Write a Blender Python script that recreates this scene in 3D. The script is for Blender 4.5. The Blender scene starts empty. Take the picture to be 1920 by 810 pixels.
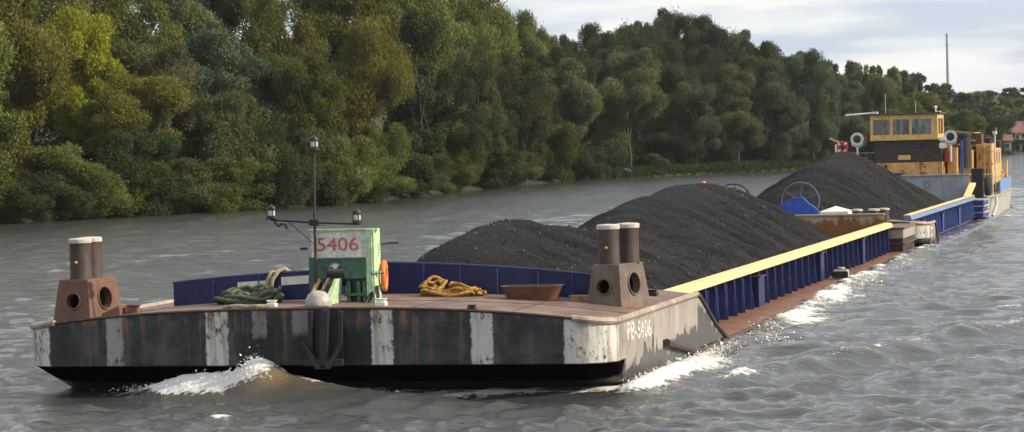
import bpy, bmesh, math, random
import numpy as np
from mathutils import Vector, Matrix, Euler
R = math.radians
rng = np.random.default_rng(7)
random.seed(7)
scene = bpy.context.scene
col = scene.collection

# ------------------------------------------------------------------ camera
CAM = np.array([12.593, -36.3226, 3.5812])
YAW, PITCH, ROLL, FPX = -0.2552, -0.0274, -0.0271, 4966.5        # focal length in pixels of a 1920 wide frame
fw = np.array([math.sin(YAW)*math.cos(PITCH), math.cos(YAW)*math.cos(PITCH), math.sin(PITCH)])
r_ = np.array([math.cos(YAW), -math.sin(YAW), 0.0]); u_ = np.cross(r_, fw)
RT = r_*math.cos(ROLL)+u_*math.sin(ROLL); UP = -r_*math.sin(ROLL)+u_*math.cos(ROLL)
cam_d = bpy.data.cameras.new('camera'); cam = bpy.data.objects.new('camera', cam_d); col.objects.link(cam)
cam_d.sensor_width = 36; cam_d.lens = 36*FPX/1920; cam_d.clip_start = 0.5; cam_d.clip_end = 6000
m = Matrix(((RT[0], UP[0], -fw[0], CAM[0]), (RT[1], UP[1], -fw[1], CAM[1]), (RT[2], UP[2], -fw[2], CAM[2]), (0, 0, 0, 1)))
cam.matrix_world = m
scene.camera = cam

# ------------------------------------------------------------------ sky, sun, exposure
SUN_EL, SUN_AZ = R(31), R(84)                                     # azimuth clockwise from +Y
world = bpy.data.worlds.new('World'); scene.world = world; world.use_nodes = True
wt = world.node_tree; wn = wt.nodes; wl = wt.links
for n in list(wn): wn.remove(n)
sky = wn.new('ShaderNodeTexSky'); sky.sky_type = 'NISHITA'; sky.sun_disc = False
sky.sun_elevation = SUN_EL; sky.sun_rotation = SUN_AZ; sky.air_density = 1.3; sky.dust_density = 0.5; sky.ozone_density = 2.0
tc = wn.new('ShaderNodeTexCoord'); sp = wn.new('ShaderNodeSeparateXYZ'); wl.new(tc.outputs['Generated'], sp.inputs[0])
def wmath(op, a, b=None):
    n = wn.new('ShaderNodeMath'); n.operation = op
    for i, v in enumerate((a, b)):
        if v is None: continue
        if hasattr(v, 'is_output'): wl.new(v, n.inputs[i])
        else: n.inputs[i].default_value = v
    return n.outputs[0]
zz = wmath('ADD', wmath('MAXIMUM', sp.outputs[2], 0.0), 0.16)
cb = wn.new('ShaderNodeCombineXYZ')
wl.new(wmath('DIVIDE', sp.outputs[0], zz), cb.inputs[0]); wl.new(wmath('DIVIDE', sp.outputs[1], zz), cb.inputs[1])
mp = wn.new('ShaderNodeMapping'); mp.inputs['Location'].default_value = (4.4, 8.0, 0); wl.new(cb.outputs[0], mp.inputs[0])
cn = wn.new('ShaderNodeTexNoise'); cn.inputs['Scale'].default_value = 1.5; cn.inputs['Detail'].default_value = 7; cn.inputs['Roughness'].default_value = 0.55
wl.new(mp.outputs[0], cn.inputs['Vector'])
cr = wn.new('ShaderNodeValToRGB'); cr.color_ramp.elements[0].position = 0.40; cr.color_ramp.elements[1].position = 0.54
cr.color_ramp.elements[0].color = (0.1, 0.1, 0.1, 1); cr.color_ramp.elements[1].color = (0.93, 0.93, 0.93, 1)
wl.new(cn.outputs[0], cr.inputs[0])
cn2 = wn.new('ShaderNodeTexNoise'); cn2.inputs['Scale'].default_value = 2.3; cn2.inputs['Detail'].default_value = 5
wl.new(mp.outputs[0], cn2.inputs['Vector'])
cc = wn.new('ShaderNodeValToRGB'); cc.color_ramp.elements[0].position = 0.3; cc.color_ramp.elements[1].position = 0.7
cc.color_ramp.elements[0].color = (6.8, 6.9, 7.0, 1); cc.color_ramp.elements[1].color = (8.5, 8.3, 7.8, 1)
wl.new(cn2.outputs[0], cc.inputs[0])
mx = wn.new('ShaderNodeMixRGB'); wl.new(cr.outputs[0], mx.inputs[0]); pb = wn.new('ShaderNodeMixRGB'); pb.inputs[0].default_value = 0.8; wl.new(sky.outputs[0], pb.inputs[1]); pb.inputs[2].default_value = (4.1, 5.1, 6.6, 1); wl.new(pb.outputs[0], mx.inputs[1]); wl.new(cc.outputs[0], mx.inputs[2])
bg = wn.new('ShaderNodeBackground'); bg.inputs[1].default_value = 0.112; wl.new(mx.outputs[0], bg.inputs[0])
wo = wn.new('ShaderNodeOutputWorld'); wl.new(bg.outputs[0], wo.inputs[0])

SUN = Vector((math.sin(SUN_AZ)*math.cos(SUN_EL), math.cos(SUN_AZ)*math.cos(SUN_EL), math.sin(SUN_EL)))
sl = bpy.data.lights.new('sun', 'SUN'); sl.energy = 5.0; sl.angle = R(0.5); sl.color = (1.0, 0.87, 0.69)
so = bpy.data.objects.new('sun', sl); col.objects.link(so); so.location = (60, 20, 60)
so.rotation_euler = SUN.to_track_quat('Z', 'Y').to_euler()
vs = scene.view_settings; vs.view_transform = 'Standard'; vs.look = 'None'; vs.exposure = 0.25; vs.gamma = 1.0
scene.display_settings.display_device = 'sRGB'
scene.render.filter_size = 1.7
scene.cycles.max_bounces = 6; scene.cycles.transparent_max_bounces = 12; scene.cycles.volume_bounces = 0
scene.cycles.use_denoising = True

# ------------------------------------------------------------------ placing helper: a photo pixel at a known plane -> a place in the world
def ray(px, py): return fw*FPX + RT*(px-960) - UP*(py-405)
def at(px, py, **k):
    d = ray(px, py); a, v = list(k.items())[0]
    if a == 'D':                                                  # horizontal distance from the camera
        t = v/math.hypot(d[0], d[1])
    else:
        i = 'XYZ'.index(a); t = (v-CAM[i])/d[i]
    return CAM+d*t

# ------------------------------------------------------------------ material helpers
class NT:
    def __init__(s, name, rough=0.6, metal=0.0, spec=0.4):
        s.m = bpy.data.materials.new(name); s.m.use_nodes = True
        s.t = s.m.node_tree; s.n = s.t.nodes; s.l = s.t.links
        s.b = s.n['Principled BSDF']; s.out = s.n['Material Output']
        s.b.inputs['Roughness'].default_value = rough; s.b.inputs['Metallic'].default_value = metal
        s.b.inputs['Specular IOR Level'].default_value = spec
        s.tc = s.n.new('ShaderNodeTexCoord'); s.vec = s.tc.outputs['Object']
        s.xyz = None
    def lk(s, a, b): s.l.new(a, b)
    def setin(s, sock, v):
        if hasattr(v, 'is_output'): s.l.new(v, sock)
        elif isinstance(v, (tuple, list)): sock.default_value = tuple(v)+((1,) if len(v) == 3 and len(sock.default_value) == 4 else ())
        else: sock.default_value = v
    def axis(s, i):
        if s.xyz is None:
            s.xyz = s.n.new('ShaderNodeSeparateXYZ'); s.l.new(s.vec, s.xyz.inputs[0])
        return s.xyz.outputs[i]
    def noise(s, scale, detail=4, rough=0.55, stretch=None, dist=0.0):
        n = s.n.new('ShaderNodeTexNoise'); n.inputs['Scale'].default_value = scale; n.inputs['Detail'].default_value = detail
        n.inputs['Roughness'].default_value = rough; n.inputs['Distortion'].default_value = dist
        v = s.vec
        if stretch:
            mp = s.n.new('ShaderNodeMapping'); mp.inputs['Scale'].default_value = stretch; s.l.new(v, mp.inputs[0]); v = mp.outputs[0]
        s.l.new(v, n.inputs['Vector']); return n.outputs[0]
    def math(s, op, a, b=0.0, clamp=False):
        n = s.n.new('ShaderNodeMath'); n.operation = op; n.use_clamp = clamp
        s.setin(n.inputs[0], a); s.setin(n.inputs[1], b); return n.outputs[0]
    def step(s, v, lo, hi):
        n = s.n.new('ShaderNodeMapRange'); n.interpolation_type = 'SMOOTHSTEP'
        s.setin(n.inputs[0], v); n.inputs[1].default_value = lo; n.inputs[2].default_value = hi; return n.outputs[0]
    def band(s, v, a, b, soft=0.02):
        return s.math('MULTIPLY', s.step(v, a-soft, a+soft), s.math('SUBTRACT', 1.0, s.step(v, b-soft, b+soft)))
    def mix(s, f, a, b):
        n = s.n.new('ShaderNodeMixRGB'); s.setin(n.inputs[0], f); s.setin(n.inputs[1], a); s.setin(n.inputs[2], b); return n.outputs[0]
    def color(s, c): s.setin(s.b.inputs['Base Color'], c); return s
    def bump(s, h, strength=0.3, dist=0.02):
        n = s.n.new('ShaderNodeBump'); n.inputs['Strength'].default_value = strength; n.inputs['Distance'].default_value = dist
        s.l.new(h, n.inputs['Height']); s.l.new(n.outputs[0], s.b.inputs['Normal']); return s

def paint(name, c, rust=0.35, rough=0.55, rc=(0.16, 0.055, 0.022), var=0.25, scale=3.0, streak=True, metal=0.0, dirt=0.3):
    t = NT(name, rough, metal)
    a = t.noise(scale*1.4, 5, 0.6)
    dk = tuple(x*(1-var) for x in c); lt = tuple(min(1, x*(1+var)) for x in c)
    base = t.mix(t.step(a, 0.3, 0.7), dk, lt)
    if dirt:
        d = t.noise(scale*2.2, 4, 0.6, (1.5, 1.5, 0.22))
        base = t.mix(t.math('MULTIPLY', t.step(d, 0.5, 0.75), dirt), base, tuple(x*0.35 for x in c))
    if rust > 0:
        r1 = t.noise(scale*0.8, 8, 0.68); r2 = t.noise(scale*3.0, 5, 0.6, (1.0, 1.0, 0.18) if streak else None)
        mk = t.step(t.math('ADD', t.math('MULTIPLY', r1, 0.6), t.math('MULTIPLY', r2, 0.4)), 0.68-0.3*rust, 0.78-0.3*rust)
        rcol = t.mix(t.noise(scale*6, 4), tuple(x*0.55 for x in rc), tuple(x*1.5 for x in rc))
        base = t.mix(mk, base, rcol)
        t.setin(t.b.inputs['Roughness'], t.math('ADD', rough, t.math('MULTIPLY', mk, 0.9-rough)))
    t.color(base); t.bump(t.noise(scale*8, 5), 0.25, 0.01)
    return t.m

M = {}
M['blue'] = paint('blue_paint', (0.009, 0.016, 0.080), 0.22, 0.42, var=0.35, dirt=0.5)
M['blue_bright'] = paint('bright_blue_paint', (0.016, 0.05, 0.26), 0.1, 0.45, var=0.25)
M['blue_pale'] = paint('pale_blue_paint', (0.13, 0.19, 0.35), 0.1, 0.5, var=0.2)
M['yellow'] = paint('yellow_paint', (0.70, 0.54, 0.23), 0.3, 0.5, var=0.22, rc=(0.35, 0.2, 0.08), dirt=0.2)
M['rust_deck'] = paint('rusty_deck_paint', (0.17, 0.110, 0.088), 0.5, 0.65, (0.15, 0.07, 0.04), var=0.35, scale=1.1, streak=False, dirt=0.45)
M['rust_side'] = paint('rusty_side_deck_paint', (0.17, 0.075, 0.04), 0.55, 0.55, (0.26, 0.11, 0.045), var=0.35, scale=3.0, streak=False)
M['rust'] = paint('red_brown_primer', (0.135, 0.066, 0.045), 0.3, 0.65, (0.17, 0.06, 0.03), var=0.2, scale=4)
M['rust_dark'] = paint('dark_rusted_steel', (0.050, 0.033, 0.027), 0.4, 0.6, (0.16, 0.07, 0.035), var=0.3, scale=6)
M['bollard_base'] = paint('brown_grey_steel', (0.135, 0.10, 0.08), 0.4, 0.6, (0.17, 0.07, 0.035), var=0.25, scale=4)
M['cap'] = paint('worn_cream_cap_paint', (0.50, 0.46, 0.40), 0.35, 0.55, var=0.15, scale=9, dirt=0.4)
M['white'] = paint('weathered_white_paint', (0.7, 0.68, 0.62), 0.15, 0.55, var=0.12, scale=5, dirt=0.35)
M['green'] = paint('light_green_paint', (0.42, 0.58, 0.34), 0.36, 0.5, (0.06, 0.05, 0.03), var=0.2, scale=8)
M['green_dark'] = paint('green_paint', (0.045, 0.125, 0.085), 0.4, 0.5, (0.05, 0.04, 0.03), var=0.3, scale=8)
M['black'] = paint('black_steel', (0.02, 0.02, 0.02), 0.15, 0.5, (0.05, 0.03, 0.02), var=0.3, scale=5)
M['grey'] = paint('grey_steel', (0.33, 0.32, 0.30), 0.25, 0.55, var=0.2)
M['grey_wall'] = paint('blue_grey_wall_paint', (0.30, 0.33, 0.36), 0.12, 0.6, var=0.12, scale=2)
M['orange'] = paint('orange_plastic', (0.8, 0.16, 0.03), 0.0, 0.45, var=0.15, dirt=0.2)
M['ochre'] = paint('ochre_yellow_paint', (0.56, 0.36, 0.12), 0.32, 0.5, (0.22, 0.09, 0.03), var=0.18, scale=3)
M['ochre_rust'] = paint('rusty_ochre_paint', (0.46, 0.27, 0.09), 0.6, 0.55, (0.15, 0.06, 0.025), var=0.25, scale=3)
M['brown_black'] = paint('brown_black_paint', (0.035, 0.026, 0.022), 0.2, 0.5, (0.08, 0.045, 0.03), var=0.4, scale=3)
M['rope_yellow'] = paint('yellow_brown_rope_fibre', (0.36, 0.20, 0.045), 0.0, 0.9, var=0.5, scale=12, dirt=0.5)
M['rope_green'] = paint('olive_rope_fibre', (0.09, 0.11, 0.065), 0.0, 0.9, var=0.5, scale=12, dirt=0.5)
M['rope_pale'] = paint('pale_rope_fibre', (0.3, 0.25, 0.18), 0.0, 0.9, var=0.4, scale=12)
M['wood'] = paint('weathered_wood', (0.30, 0.20, 0.11), 0.0, 0.8, var=0.35, scale=6)
M['red'] = paint('red_paint', (0.55, 0.04, 0.035), 0.0, 0.5, var=0.15)
M['red_letter'] = paint('faded_red_lettering', (0.50, 0.11, 0.10), 0.5, 0.5, (0.5, 0.36, 0.33), var=0.25, scale=12)
M['white_letter'] = paint('worn_white_lettering', (0.64, 0.61, 0.56), 0.66, 0.5, (0.29, 0.265, 0.235), var=0.1, scale=5)
M['lens'] = paint('lamp_glass', (0.55, 0.5, 0.46), 0.0, 0.15, var=0.1, dirt=0)
M['tarp_blue'] = paint('blue_tarpaulin', (0.07, 0.12, 0.28), 0.0, 0.6, var=0.2)
M['roof_tile'] = paint('red_roof_tiles', (0.20, 0.10, 0.085), 0.0, 0.8, var=0.2, scale=0.6)
M['render_pink'] = paint('pink_wall_render', (0.26, 0.185, 0.165), 0.0, 0.8, var=0.12, scale=0.5)
M['render_cream'] = paint('cream_wall_render', (0.34, 0.31, 0.27), 0.0, 0.8, var=0.1, scale=0.5)
M['chimney'] = paint('pale_grey_concrete', (0.30, 0.30, 0.32), 0.0, 0.8, var=0.1, scale=0.1)
M['driftwood'] = paint('grey_driftwood', (0.16, 0.13, 0.10), 0.0, 0.9, var=0.35, scale=4)
M['skin'] = paint('skin', (0.42, 0.24, 0.17), 0.0, 0.55, var=0.05, dirt=0)
M['cloth_dark'] = paint('dark_work_jacket', (0.025, 0.026, 0.03), 0.0, 0.85, var=0.2, dirt=0)
M['hair'] = paint('dark_hair', (0.02, 0.016, 0.012), 0.0, 0.7, var=0.2, dirt=0)
# glass pane
g = NT('window_glass', 0.03); tr = g.n.new('ShaderNodeBsdfTransparent'); tr.inputs[0].default_value = (0.93, 0.95, 0.95, 1)
gl = g.n.new('ShaderNodeBsdfGlossy'); gl.inputs['Roughness'].default_value = 0.03
fr = g.n.new('ShaderNodeFresnel'); fr.inputs[0].default_value = 1.5
ms = g.n.new('ShaderNodeMixShader'); g.lk(g.math('ADD', fr.outputs[0], 0.02, True), ms.inputs[0]); g.lk(tr.outputs[0], ms.inputs[1]); g.lk(gl.outputs[0], ms.inputs[2])
g.lk(ms.outputs[0], g.out.inputs[0]); M['glass'] = g.m
M['dark_glass'] = paint('dark_window_glass', (0.02, 0.025, 0.028), 0.0, 0.08, var=0.1, dirt=0)

def bow_material(name, stripes, zb=.43):
    """dark grey bow plating with worn white paint patches, pale scraped sides and black bottom paint"""
    t = NT(name, 0.55)
    x, y, z = t.axis(0), t.axis(1), t.axis(2)
    n1 = t.noise(2.5, 6, 0.62); n2 = t.noise(9, 6, 0.65); nv = t.noise(5, 5, 0.6, (1.6, 1.6, 0.15)); nb = t.noise(1.1, 4)
    dark = t.mix(t.step(n1, 0.35, 0.68), (0.020, 0.021, 0.023), (0.055, 0.055, 0.058))
    dark = t.mix(t.math('MULTIPLY', t.step(nv, 0.52, 0.66), 0.6), dark, (0.08, 0.077, 0.073))
    front = t.math('SUBTRACT', 1.0, t.step(y, 0.55, 0.62))
    # worn white patches: (x0, x1, lowest z it still holds)
    xs = t.math('ADD', x, t.math('MULTIPLY', t.math('SUBTRACT', n2, 0.5), 0.13))
    wh = None
    for (a, b, zl, k) in stripes:
        bnd = t.math('MULTIPLY', t.band(xs, a, b, 0.015), k)
        if zl is not None:
            bnd = t.math('MULTIPLY', bnd, t.step(t.math('ADD', z, t.math('MULTIPLY', t.math('SUBTRACT', n1, 0.5), 0.5)), zl-0.06, zl+0.1))
        wh = bnd if wh is None else t.math('MAXIMUM', wh, bnd)
    n4 = t.noise(24, 5, 0.7, (1, 1, .5)); wear = t.step(t.math('ADD', t.math('MULTIPLY', n4, 0.55), t.math('MULTIPLY', n1, 0.45)), 0.60, 0.53)
    wh = t.math('MULTIPLY', wh, wear); wh = t.math('MULTIPLY', wh, front)
    white = t.mix(t.step(nv, 0.45, 0.7), (0.56, 0.54, 0.50), (0.33, 0.31, 0.28))
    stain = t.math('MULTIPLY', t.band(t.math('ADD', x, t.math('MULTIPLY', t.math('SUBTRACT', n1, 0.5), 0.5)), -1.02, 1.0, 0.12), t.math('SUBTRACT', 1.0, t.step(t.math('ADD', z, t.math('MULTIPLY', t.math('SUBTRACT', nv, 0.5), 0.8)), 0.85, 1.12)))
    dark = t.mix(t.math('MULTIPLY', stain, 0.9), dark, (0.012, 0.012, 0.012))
    c = t.mix(wh, dark, white)
    # pale weathered grey on both sides
    ns = t.noise(1.7, 6, 0.62, (1, 1, .7)); sidec = t.mix(t.step(ns, 0.35, 0.7), (0.33, 0.30, 0.27), (0.20, 0.185, 0.17))
    sidec = t.mix(t.math('MULTIPLY', t.step(nv, 0.5, 0.7), 0.35), sidec, (0.2, 0.18, 0.16))
    sidec = t.mix(t.math('MULTIPLY', t.step(n1, 0.5, 0.75), 0.6), sidec, (0.5, 0.47, 0.43))
    wet = t.math('ADD', t.math('ADD', z, t.math('MULTIPLY', t.math('SUBTRACT', nv, 0.5), -0.55)), t.math('MULTIPLY', t.math('SUBTRACT', nb, 0.5), -1.7))
    wetm = t.math('SUBTRACT', 1.0, t.step(wet, 0.54, 0.58))
    sidec = t.mix(wetm, sidec, (0.075, 0.075, 0.075))
    c = t.mix(t.math('SUBTRACT', 1.0, front), c, sidec)
    # rust running down from the rim and at seams
    rz = t.step(t.math('ADD', z, t.math('MULTIPLY', t.math('SUBTRACT', nv, 0.5), 0.7)), 0.98, 1.2)
    rr = t.math('MULTIPLY', t.math('ADD', t.math('MULTIPLY', rz, 0.75), 0.22), t.step(t.math('ADD', t.math('MULTIPLY', nv, 0.55), t.math('MULTIPLY', n1, 0.45)), 0.50, 0.62))
    c = t.mix(rr, c, t.mix(n2, (0.09, 0.045, 0.02), (0.30, 0.16, 0.07)))
    # black bottom paint
    bl = t.math('SUBTRACT', 1.0, t.step(z, zb, zb+.025)); bl = t.math('MULTIPLY', bl, t.math('SUBTRACT', 1.0, t.step(y, 0.9, 1.1)))
    c = t.mix(bl, c, (0.004, 0.004, 0.004)); t.setin(t.b.inputs['Specular IOR Level'], t.math('MULTIPLY', t.math('SUBTRACT', 1.0, bl), 0.4))
    t.color(c); t.setin(t.b.inputs['Roughness'], t.math('SUBTRACT', 0.62, t.math('MULTIPLY', wetm, 0.3)))
    t.bump(t.math('ADD', t.math('MULTIPLY', n1, 0.8), t.math('MULTIPLY', n2, 0.25)), 0.4, 0.06)
    return t.m
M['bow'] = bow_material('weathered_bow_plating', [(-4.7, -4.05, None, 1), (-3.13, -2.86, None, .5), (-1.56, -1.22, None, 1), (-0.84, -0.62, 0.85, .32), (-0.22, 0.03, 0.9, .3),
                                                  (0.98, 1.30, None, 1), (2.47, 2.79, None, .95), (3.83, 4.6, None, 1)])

# rusted inner bulkhead: cream paint eaten by rust
t = NT('cream_paint_eaten_by_rust', 0.7)
a = t.noise(2.2, 7, 0.65, (1, 1, 0.45)); b_ = t.noise(9, 6, 0.65); z = t.axis(2)
mk = t.math('ADD', t.math('ADD', t.math('MULTIPLY', a, 1.0), t.math('MULTIPLY', b_, 0.35)), t.math('MULTIPLY', t.math('SUBTRACT', 1.05, z), 0.75))
t.color(t.mix(t.step(mk, 0.60, 0.70), (0.36, 0.31, 0.22), t.mix(b_, (0.11, 0.04, 0.015), (0.34, 0.14, 0.045)))); t.bump(b_, 0.3, 0.01); M['rust_wall'] = t.m

# coal
t = NT('coal', 0.75, 0, 0.2)
v1 = t.n.new('ShaderNodeTexVoronoi'); v1.inputs['Scale'].default_value = 22; t.lk(t.vec, v1.inputs['Vector'])
v2 = t.n.new('ShaderNodeTexVoronoi'); v2.inputs['Scale'].default_value = 60; t.lk(t.vec, v2.inputs['Vector'])
n1 = t.noise(0.7, 5); n2 = t.noise(5, 5, 0.7)
c = t.mix(t.step(n2, 0.35, 0.7), (0.005, 0.005, 0.0055), (0.014, 0.014, 0.0142))
c = t.mix(t.math('MULTIPLY', t.step(n1, 0.45, 0.7), 0.6), c, (0.020, 0.0195, 0.019))
sr = t.n.new('ShaderNodeSeparateColor'); t.lk(v2.outputs['Color'], sr.inputs[0])
c = t.mix(t.math('MULTIPLY', t.step(sr.outputs[0], 0.88, 0.98), 0.6), c, (0.055, 0.053, 0.05))
t.color(c)
t.bump(t.math('ADD', t.math('ADD', v1.outputs['Distance'], t.math('MULTIPLY', v2.outputs['Distance'], 0.6)), n2), 0.9, 0.06); M['coal'] = t.m

M['grey_hull'] = paint('grey_hull_paint', (0.36, 0.35, 0.33), 0.2, 0.55, var=0.2, scale=2)
M['blue_pale2'] = paint('pale_blue_bulwark_paint', (0.14, 0.24, 0.46), 0.1, 0.5, var=0.2, scale=2)  # pale blue paint of the pusher boat's bulwark
M['grey_light'] = paint('light_grey_lamp_paint', (0.55, 0.54, 0.52), 0.05, 0.45, var=0.1)
M['blue_winch'] = paint('vivid_blue_paint', (0.02, 0.075, 0.40), 0.05, 0.45, var=0.2)
M['wheel_grey'] = paint('blue_grey_wheel_paint', (0.10, 0.12, 0.17), 0.1, 0.5, var=0.2)
M['rubber'] = paint('black_rubber', (0.018, 0.018, 0.018), 0.0, 0.8, var=0.3)
M['roof_dark'] = paint('dark_roof_paint', (0.035, 0.05, 0.055), 0.1, 0.5, var=0.3)
M['cloth_grey'] = paint('grey_curtain', (0.30, 0.28, 0.27), 0.0, 0.9, var=0.2)
M['cloth_brown'] = paint('brown_curtain', (0.20, 0.14, 0.09), 0.0, 0.9, var=0.2)
M['board_white'] = paint('grubby_white_board_paint', (0.66, 0.64, 0.60), 0.2, 0.55, var=0.2, scale=9, dirt=0.5)
M['head_white'] = paint('pale_worn_head_paint', (0.36, 0.34, 0.30), 0.4, 0.4, var=0.2, scale=5)
t = NT('hole_shade_black', 0.95, 0, 0.0); t.color((0.004, 0.004, 0.004)); M['hole_shade'] = t.m  # near-black matte colour standing in for the shade inside the lead holes
t = NT('jacket_and_skin', 0.85); t.color(t.mix(t.step(t.axis(2), 1.07, 1.10), (0.02, 0.021, 0.025), (0.42, 0.24, 0.17))); M['body_cloth'] = t.m

# ------------------------------------------------------------------ mesh helpers
class MB:
    def __init__(s): s.v = []; s.f = []; s.mi = []; s.cur = 0
    def add(s, vs, fs):
        o = len(s.v); s.v += [tuple(map(float, p)) for p in vs]
        for f in fs: s.f.append([i+o for i in f]); s.mi.append(s.cur)
        return s
    def mat(s, i): s.cur = i; return s
    def box(s, x0, x1, y0, y1, z0, z1):
        return s.add([(x0, y0, z0), (x1, y0, z0), (x1, y1, z0), (x0, y1, z0), (x0, y0, z1), (x1, y0, z1), (x1, y1, z1), (x0, y1, z1)],
                     [(0, 3, 2, 1), (4, 5, 6, 7), (0, 1, 5, 4), (1, 2, 6, 5), (2, 3, 7, 6), (3, 0, 4, 7)])
    def hexa(s, lo, hi):                                          # two quads, both counter-clockwise from above
        return s.add(list(lo)+list(hi), [(0, 3, 2, 1), (4, 5, 6, 7), (0, 1, 5, 4), (1, 2, 6, 5), (2, 3, 7, 6), (3, 0, 4, 7)])
    def bar(s, p, q, w, h, up=(0, 0, 1)):
        p = Vector(p); q = Vector(q); d = (q-p).normalized(); sd = d.cross(Vector(up))
        if sd.length < 1e-3: sd = d.cross(Vector((1, 0, 0)))
        sd.normalize(); u = sd.cross(d).normalized(); sd *= w/2; u *= h/2
        return s.add([p-sd-u, p+sd-u, p+sd+u, p-sd+u, q-sd-u, q+sd-u, q+sd+u, q-sd+u],
                     [(0, 1, 2, 3), (7, 6, 5, 4), (0, 4, 5, 1), (1, 5, 6, 2), (2, 6, 7, 3), (3, 7, 4, 0)])
    def tube(s, pts, r, n=8, closed=False):
        pts = [Vector(p) for p in pts]; N = len(pts); rr = r if isinstance(r, (list, tuple)) else [r]*N
        vs = []; prev = None
        for i, p in enumerate(pts):
            if closed: d = pts[(i+1) % N]-pts[i-1]
            else: d = pts[min(i+1, N-1)]-pts[max(i-1, 0)]
            d.normalize()
            a = prev if prev is not None else (Vector((0, 0, 1)) if abs(d.z) < .9 else Vector((1, 0, 0)))
            sd = d.cross(a)
            if sd.length < 1e-4: sd = d.cross(Vector((0.3, 1, 0.2)))
            sd.normalize(); u = sd.cross(d).normalized(); prev = u
            for k in range(n):
                an = 2*math.pi*k/n; vs.append(p+(sd*math.cos(an)+u*math.sin(an))*rr[i])
        fs = []
        for i in range(N if closed else N-1):
            j = (i+1) % N
            for k in range(n): fs.append((i*n+k, i*n+(k+1) % n, j*n+(k+1) % n, j*n+k))
        if not closed: fs += [tuple(range(n))[::-1], tuple(range((N-1)*n, N*n))]
        return s.add(vs, fs)
    def lathe(s, prof, c, n=20, axis='Z'):                        # prof: (radius, height)
        vs = []; fs = []; c = Vector(c)
        for (r, h) in prof:
            for k in range(n):
                a = 2*math.pi*k/n; x, y = r*math.cos(a), r*math.sin(a)
                p = {'Z': (x, y, h), 'Y': (x, h, -y), 'X': (h, x, y)}[axis]; vs.append(c+Vector(p))
        for i in range(len(prof)-1):
            for k in range(n): fs.append((i*n+k, i*n+(k+1) % n, (i+1)*n+(k+1) % n, (i+1)*n+k))
        fs += [tuple(range(n))[::-1], tuple(range((len(prof)-1)*n, len(prof)*n))]
        return s.add(vs, fs)
    def torus(s, c, R_, r, axis='Y', n=28, k=8, a0=0, a1=None):
        pts = []
        for i in range(n if a1 is None else n+1):
            a = a0+((2*math.pi if a1 is None else a1-a0)*i/n); x, y = R_*math.cos(a), R_*math.sin(a)
            pts.append(Vector(c)+Vector({'Z': (x, y, 0), 'Y': (x, 0, y), 'X': (0, x, y)}[axis]))
        return s.tube(pts, r, k, a1 is None)
    def build(s, name, mats, parent=None, smooth=False, bevel=0, **props):
        me = bpy.data.meshes.new(name); me.from_pydata(s.v, [], s.f); me.update()
        if not isinstance(mats, (list, tuple)): mats = [mats]
        for mm in mats: me.materials.append(M[mm] if isinstance(mm, str) else mm)
        me.polygons.foreach_set('material_index', s.mi)
        bm = bmesh.new(); bm.from_mesh(me); bmesh.ops.recalc_face_normals(bm, faces=bm.faces); bm.to_mesh(me); bm.free()
        if smooth:
            me.polygons.foreach_set('use_smooth', [True]*len(me.polygons)); me.set_sharp_from_angle(angle=R(38))
        o = bpy.data.objects.new(name, me); col.objects.link(o)
        if bevel:
            bv = o.modifiers.new('bevel', 'BEVEL'); bv.width = bevel; bv.segments = 2; bv.limit_method = 'ANGLE'; bv.angle_limit = R(40)
        if parent: put(o, parent)
        for k_, v_ in props.items(): o[k_] = v_
        return o
def world_loc(o):
    v = Vector((0, 0, 0))
    while o: v += o.location; o = o.parent
    return v
def put(o, parent):                                               # meshes are modelled in world units; the parent may sit at its own base point
    o.parent = parent; w = Vector((0, 0, 0)); p = parent
    while p: 
        w += p.location; p = p.parent if p.type == 'EMPTY' else None
    if parent.type == 'EMPTY': o.matrix_parent_inverse = Matrix.Translation(-w)
def thing(name, label, cat, loc, group=None):
    o = bpy.data.objects.new(name, None); col.objects.link(o); o.location = loc; o.empty_display_size = 0.2
    o['label'] = label; o['category'] = cat
    if group: o['group'] = group
    return o
def tag(o, label, cat, group=None):
    o['label'] = label; o['category'] = cat
    if group: o['group'] = group
    return o
def lettering(name, body, mat, size, mw, parent, xscale=1.0, bold=0.0):
    cu = bpy.data.curves.new(name, 'FONT'); cu.body = body; cu.size = size; cu.align_x = 'LEFT'; cu.extrude = 0.003; cu.offset = bold; cu.resolution_u = 3
    cu.materials.append(M[mat]); o = bpy.data.objects.new(name, cu); col.objects.link(o)
    o.parent = parent; o.matrix_parent_inverse = Matrix.Translation(-world_loc(parent)) if parent.type == 'EMPTY' else Matrix()
    o.matrix_basis = mw @ Matrix.Diagonal((xscale, 1, 1, 1))
    dg = bpy.context.evaluated_depsgraph_get(); me = bpy.data.meshes.new_from_object(o.evaluated_get(dg)); o2 = bpy.data.objects.new(name, me); col.objects.link(o2)
    o2.parent = parent; o2.matrix_parent_inverse = o.matrix_parent_inverse.copy(); o2.matrix_basis = o.matrix_basis.copy(); bpy.data.objects.remove(o); bpy.data.curves.remove(cu); o2.name = name
    return o2
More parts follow.
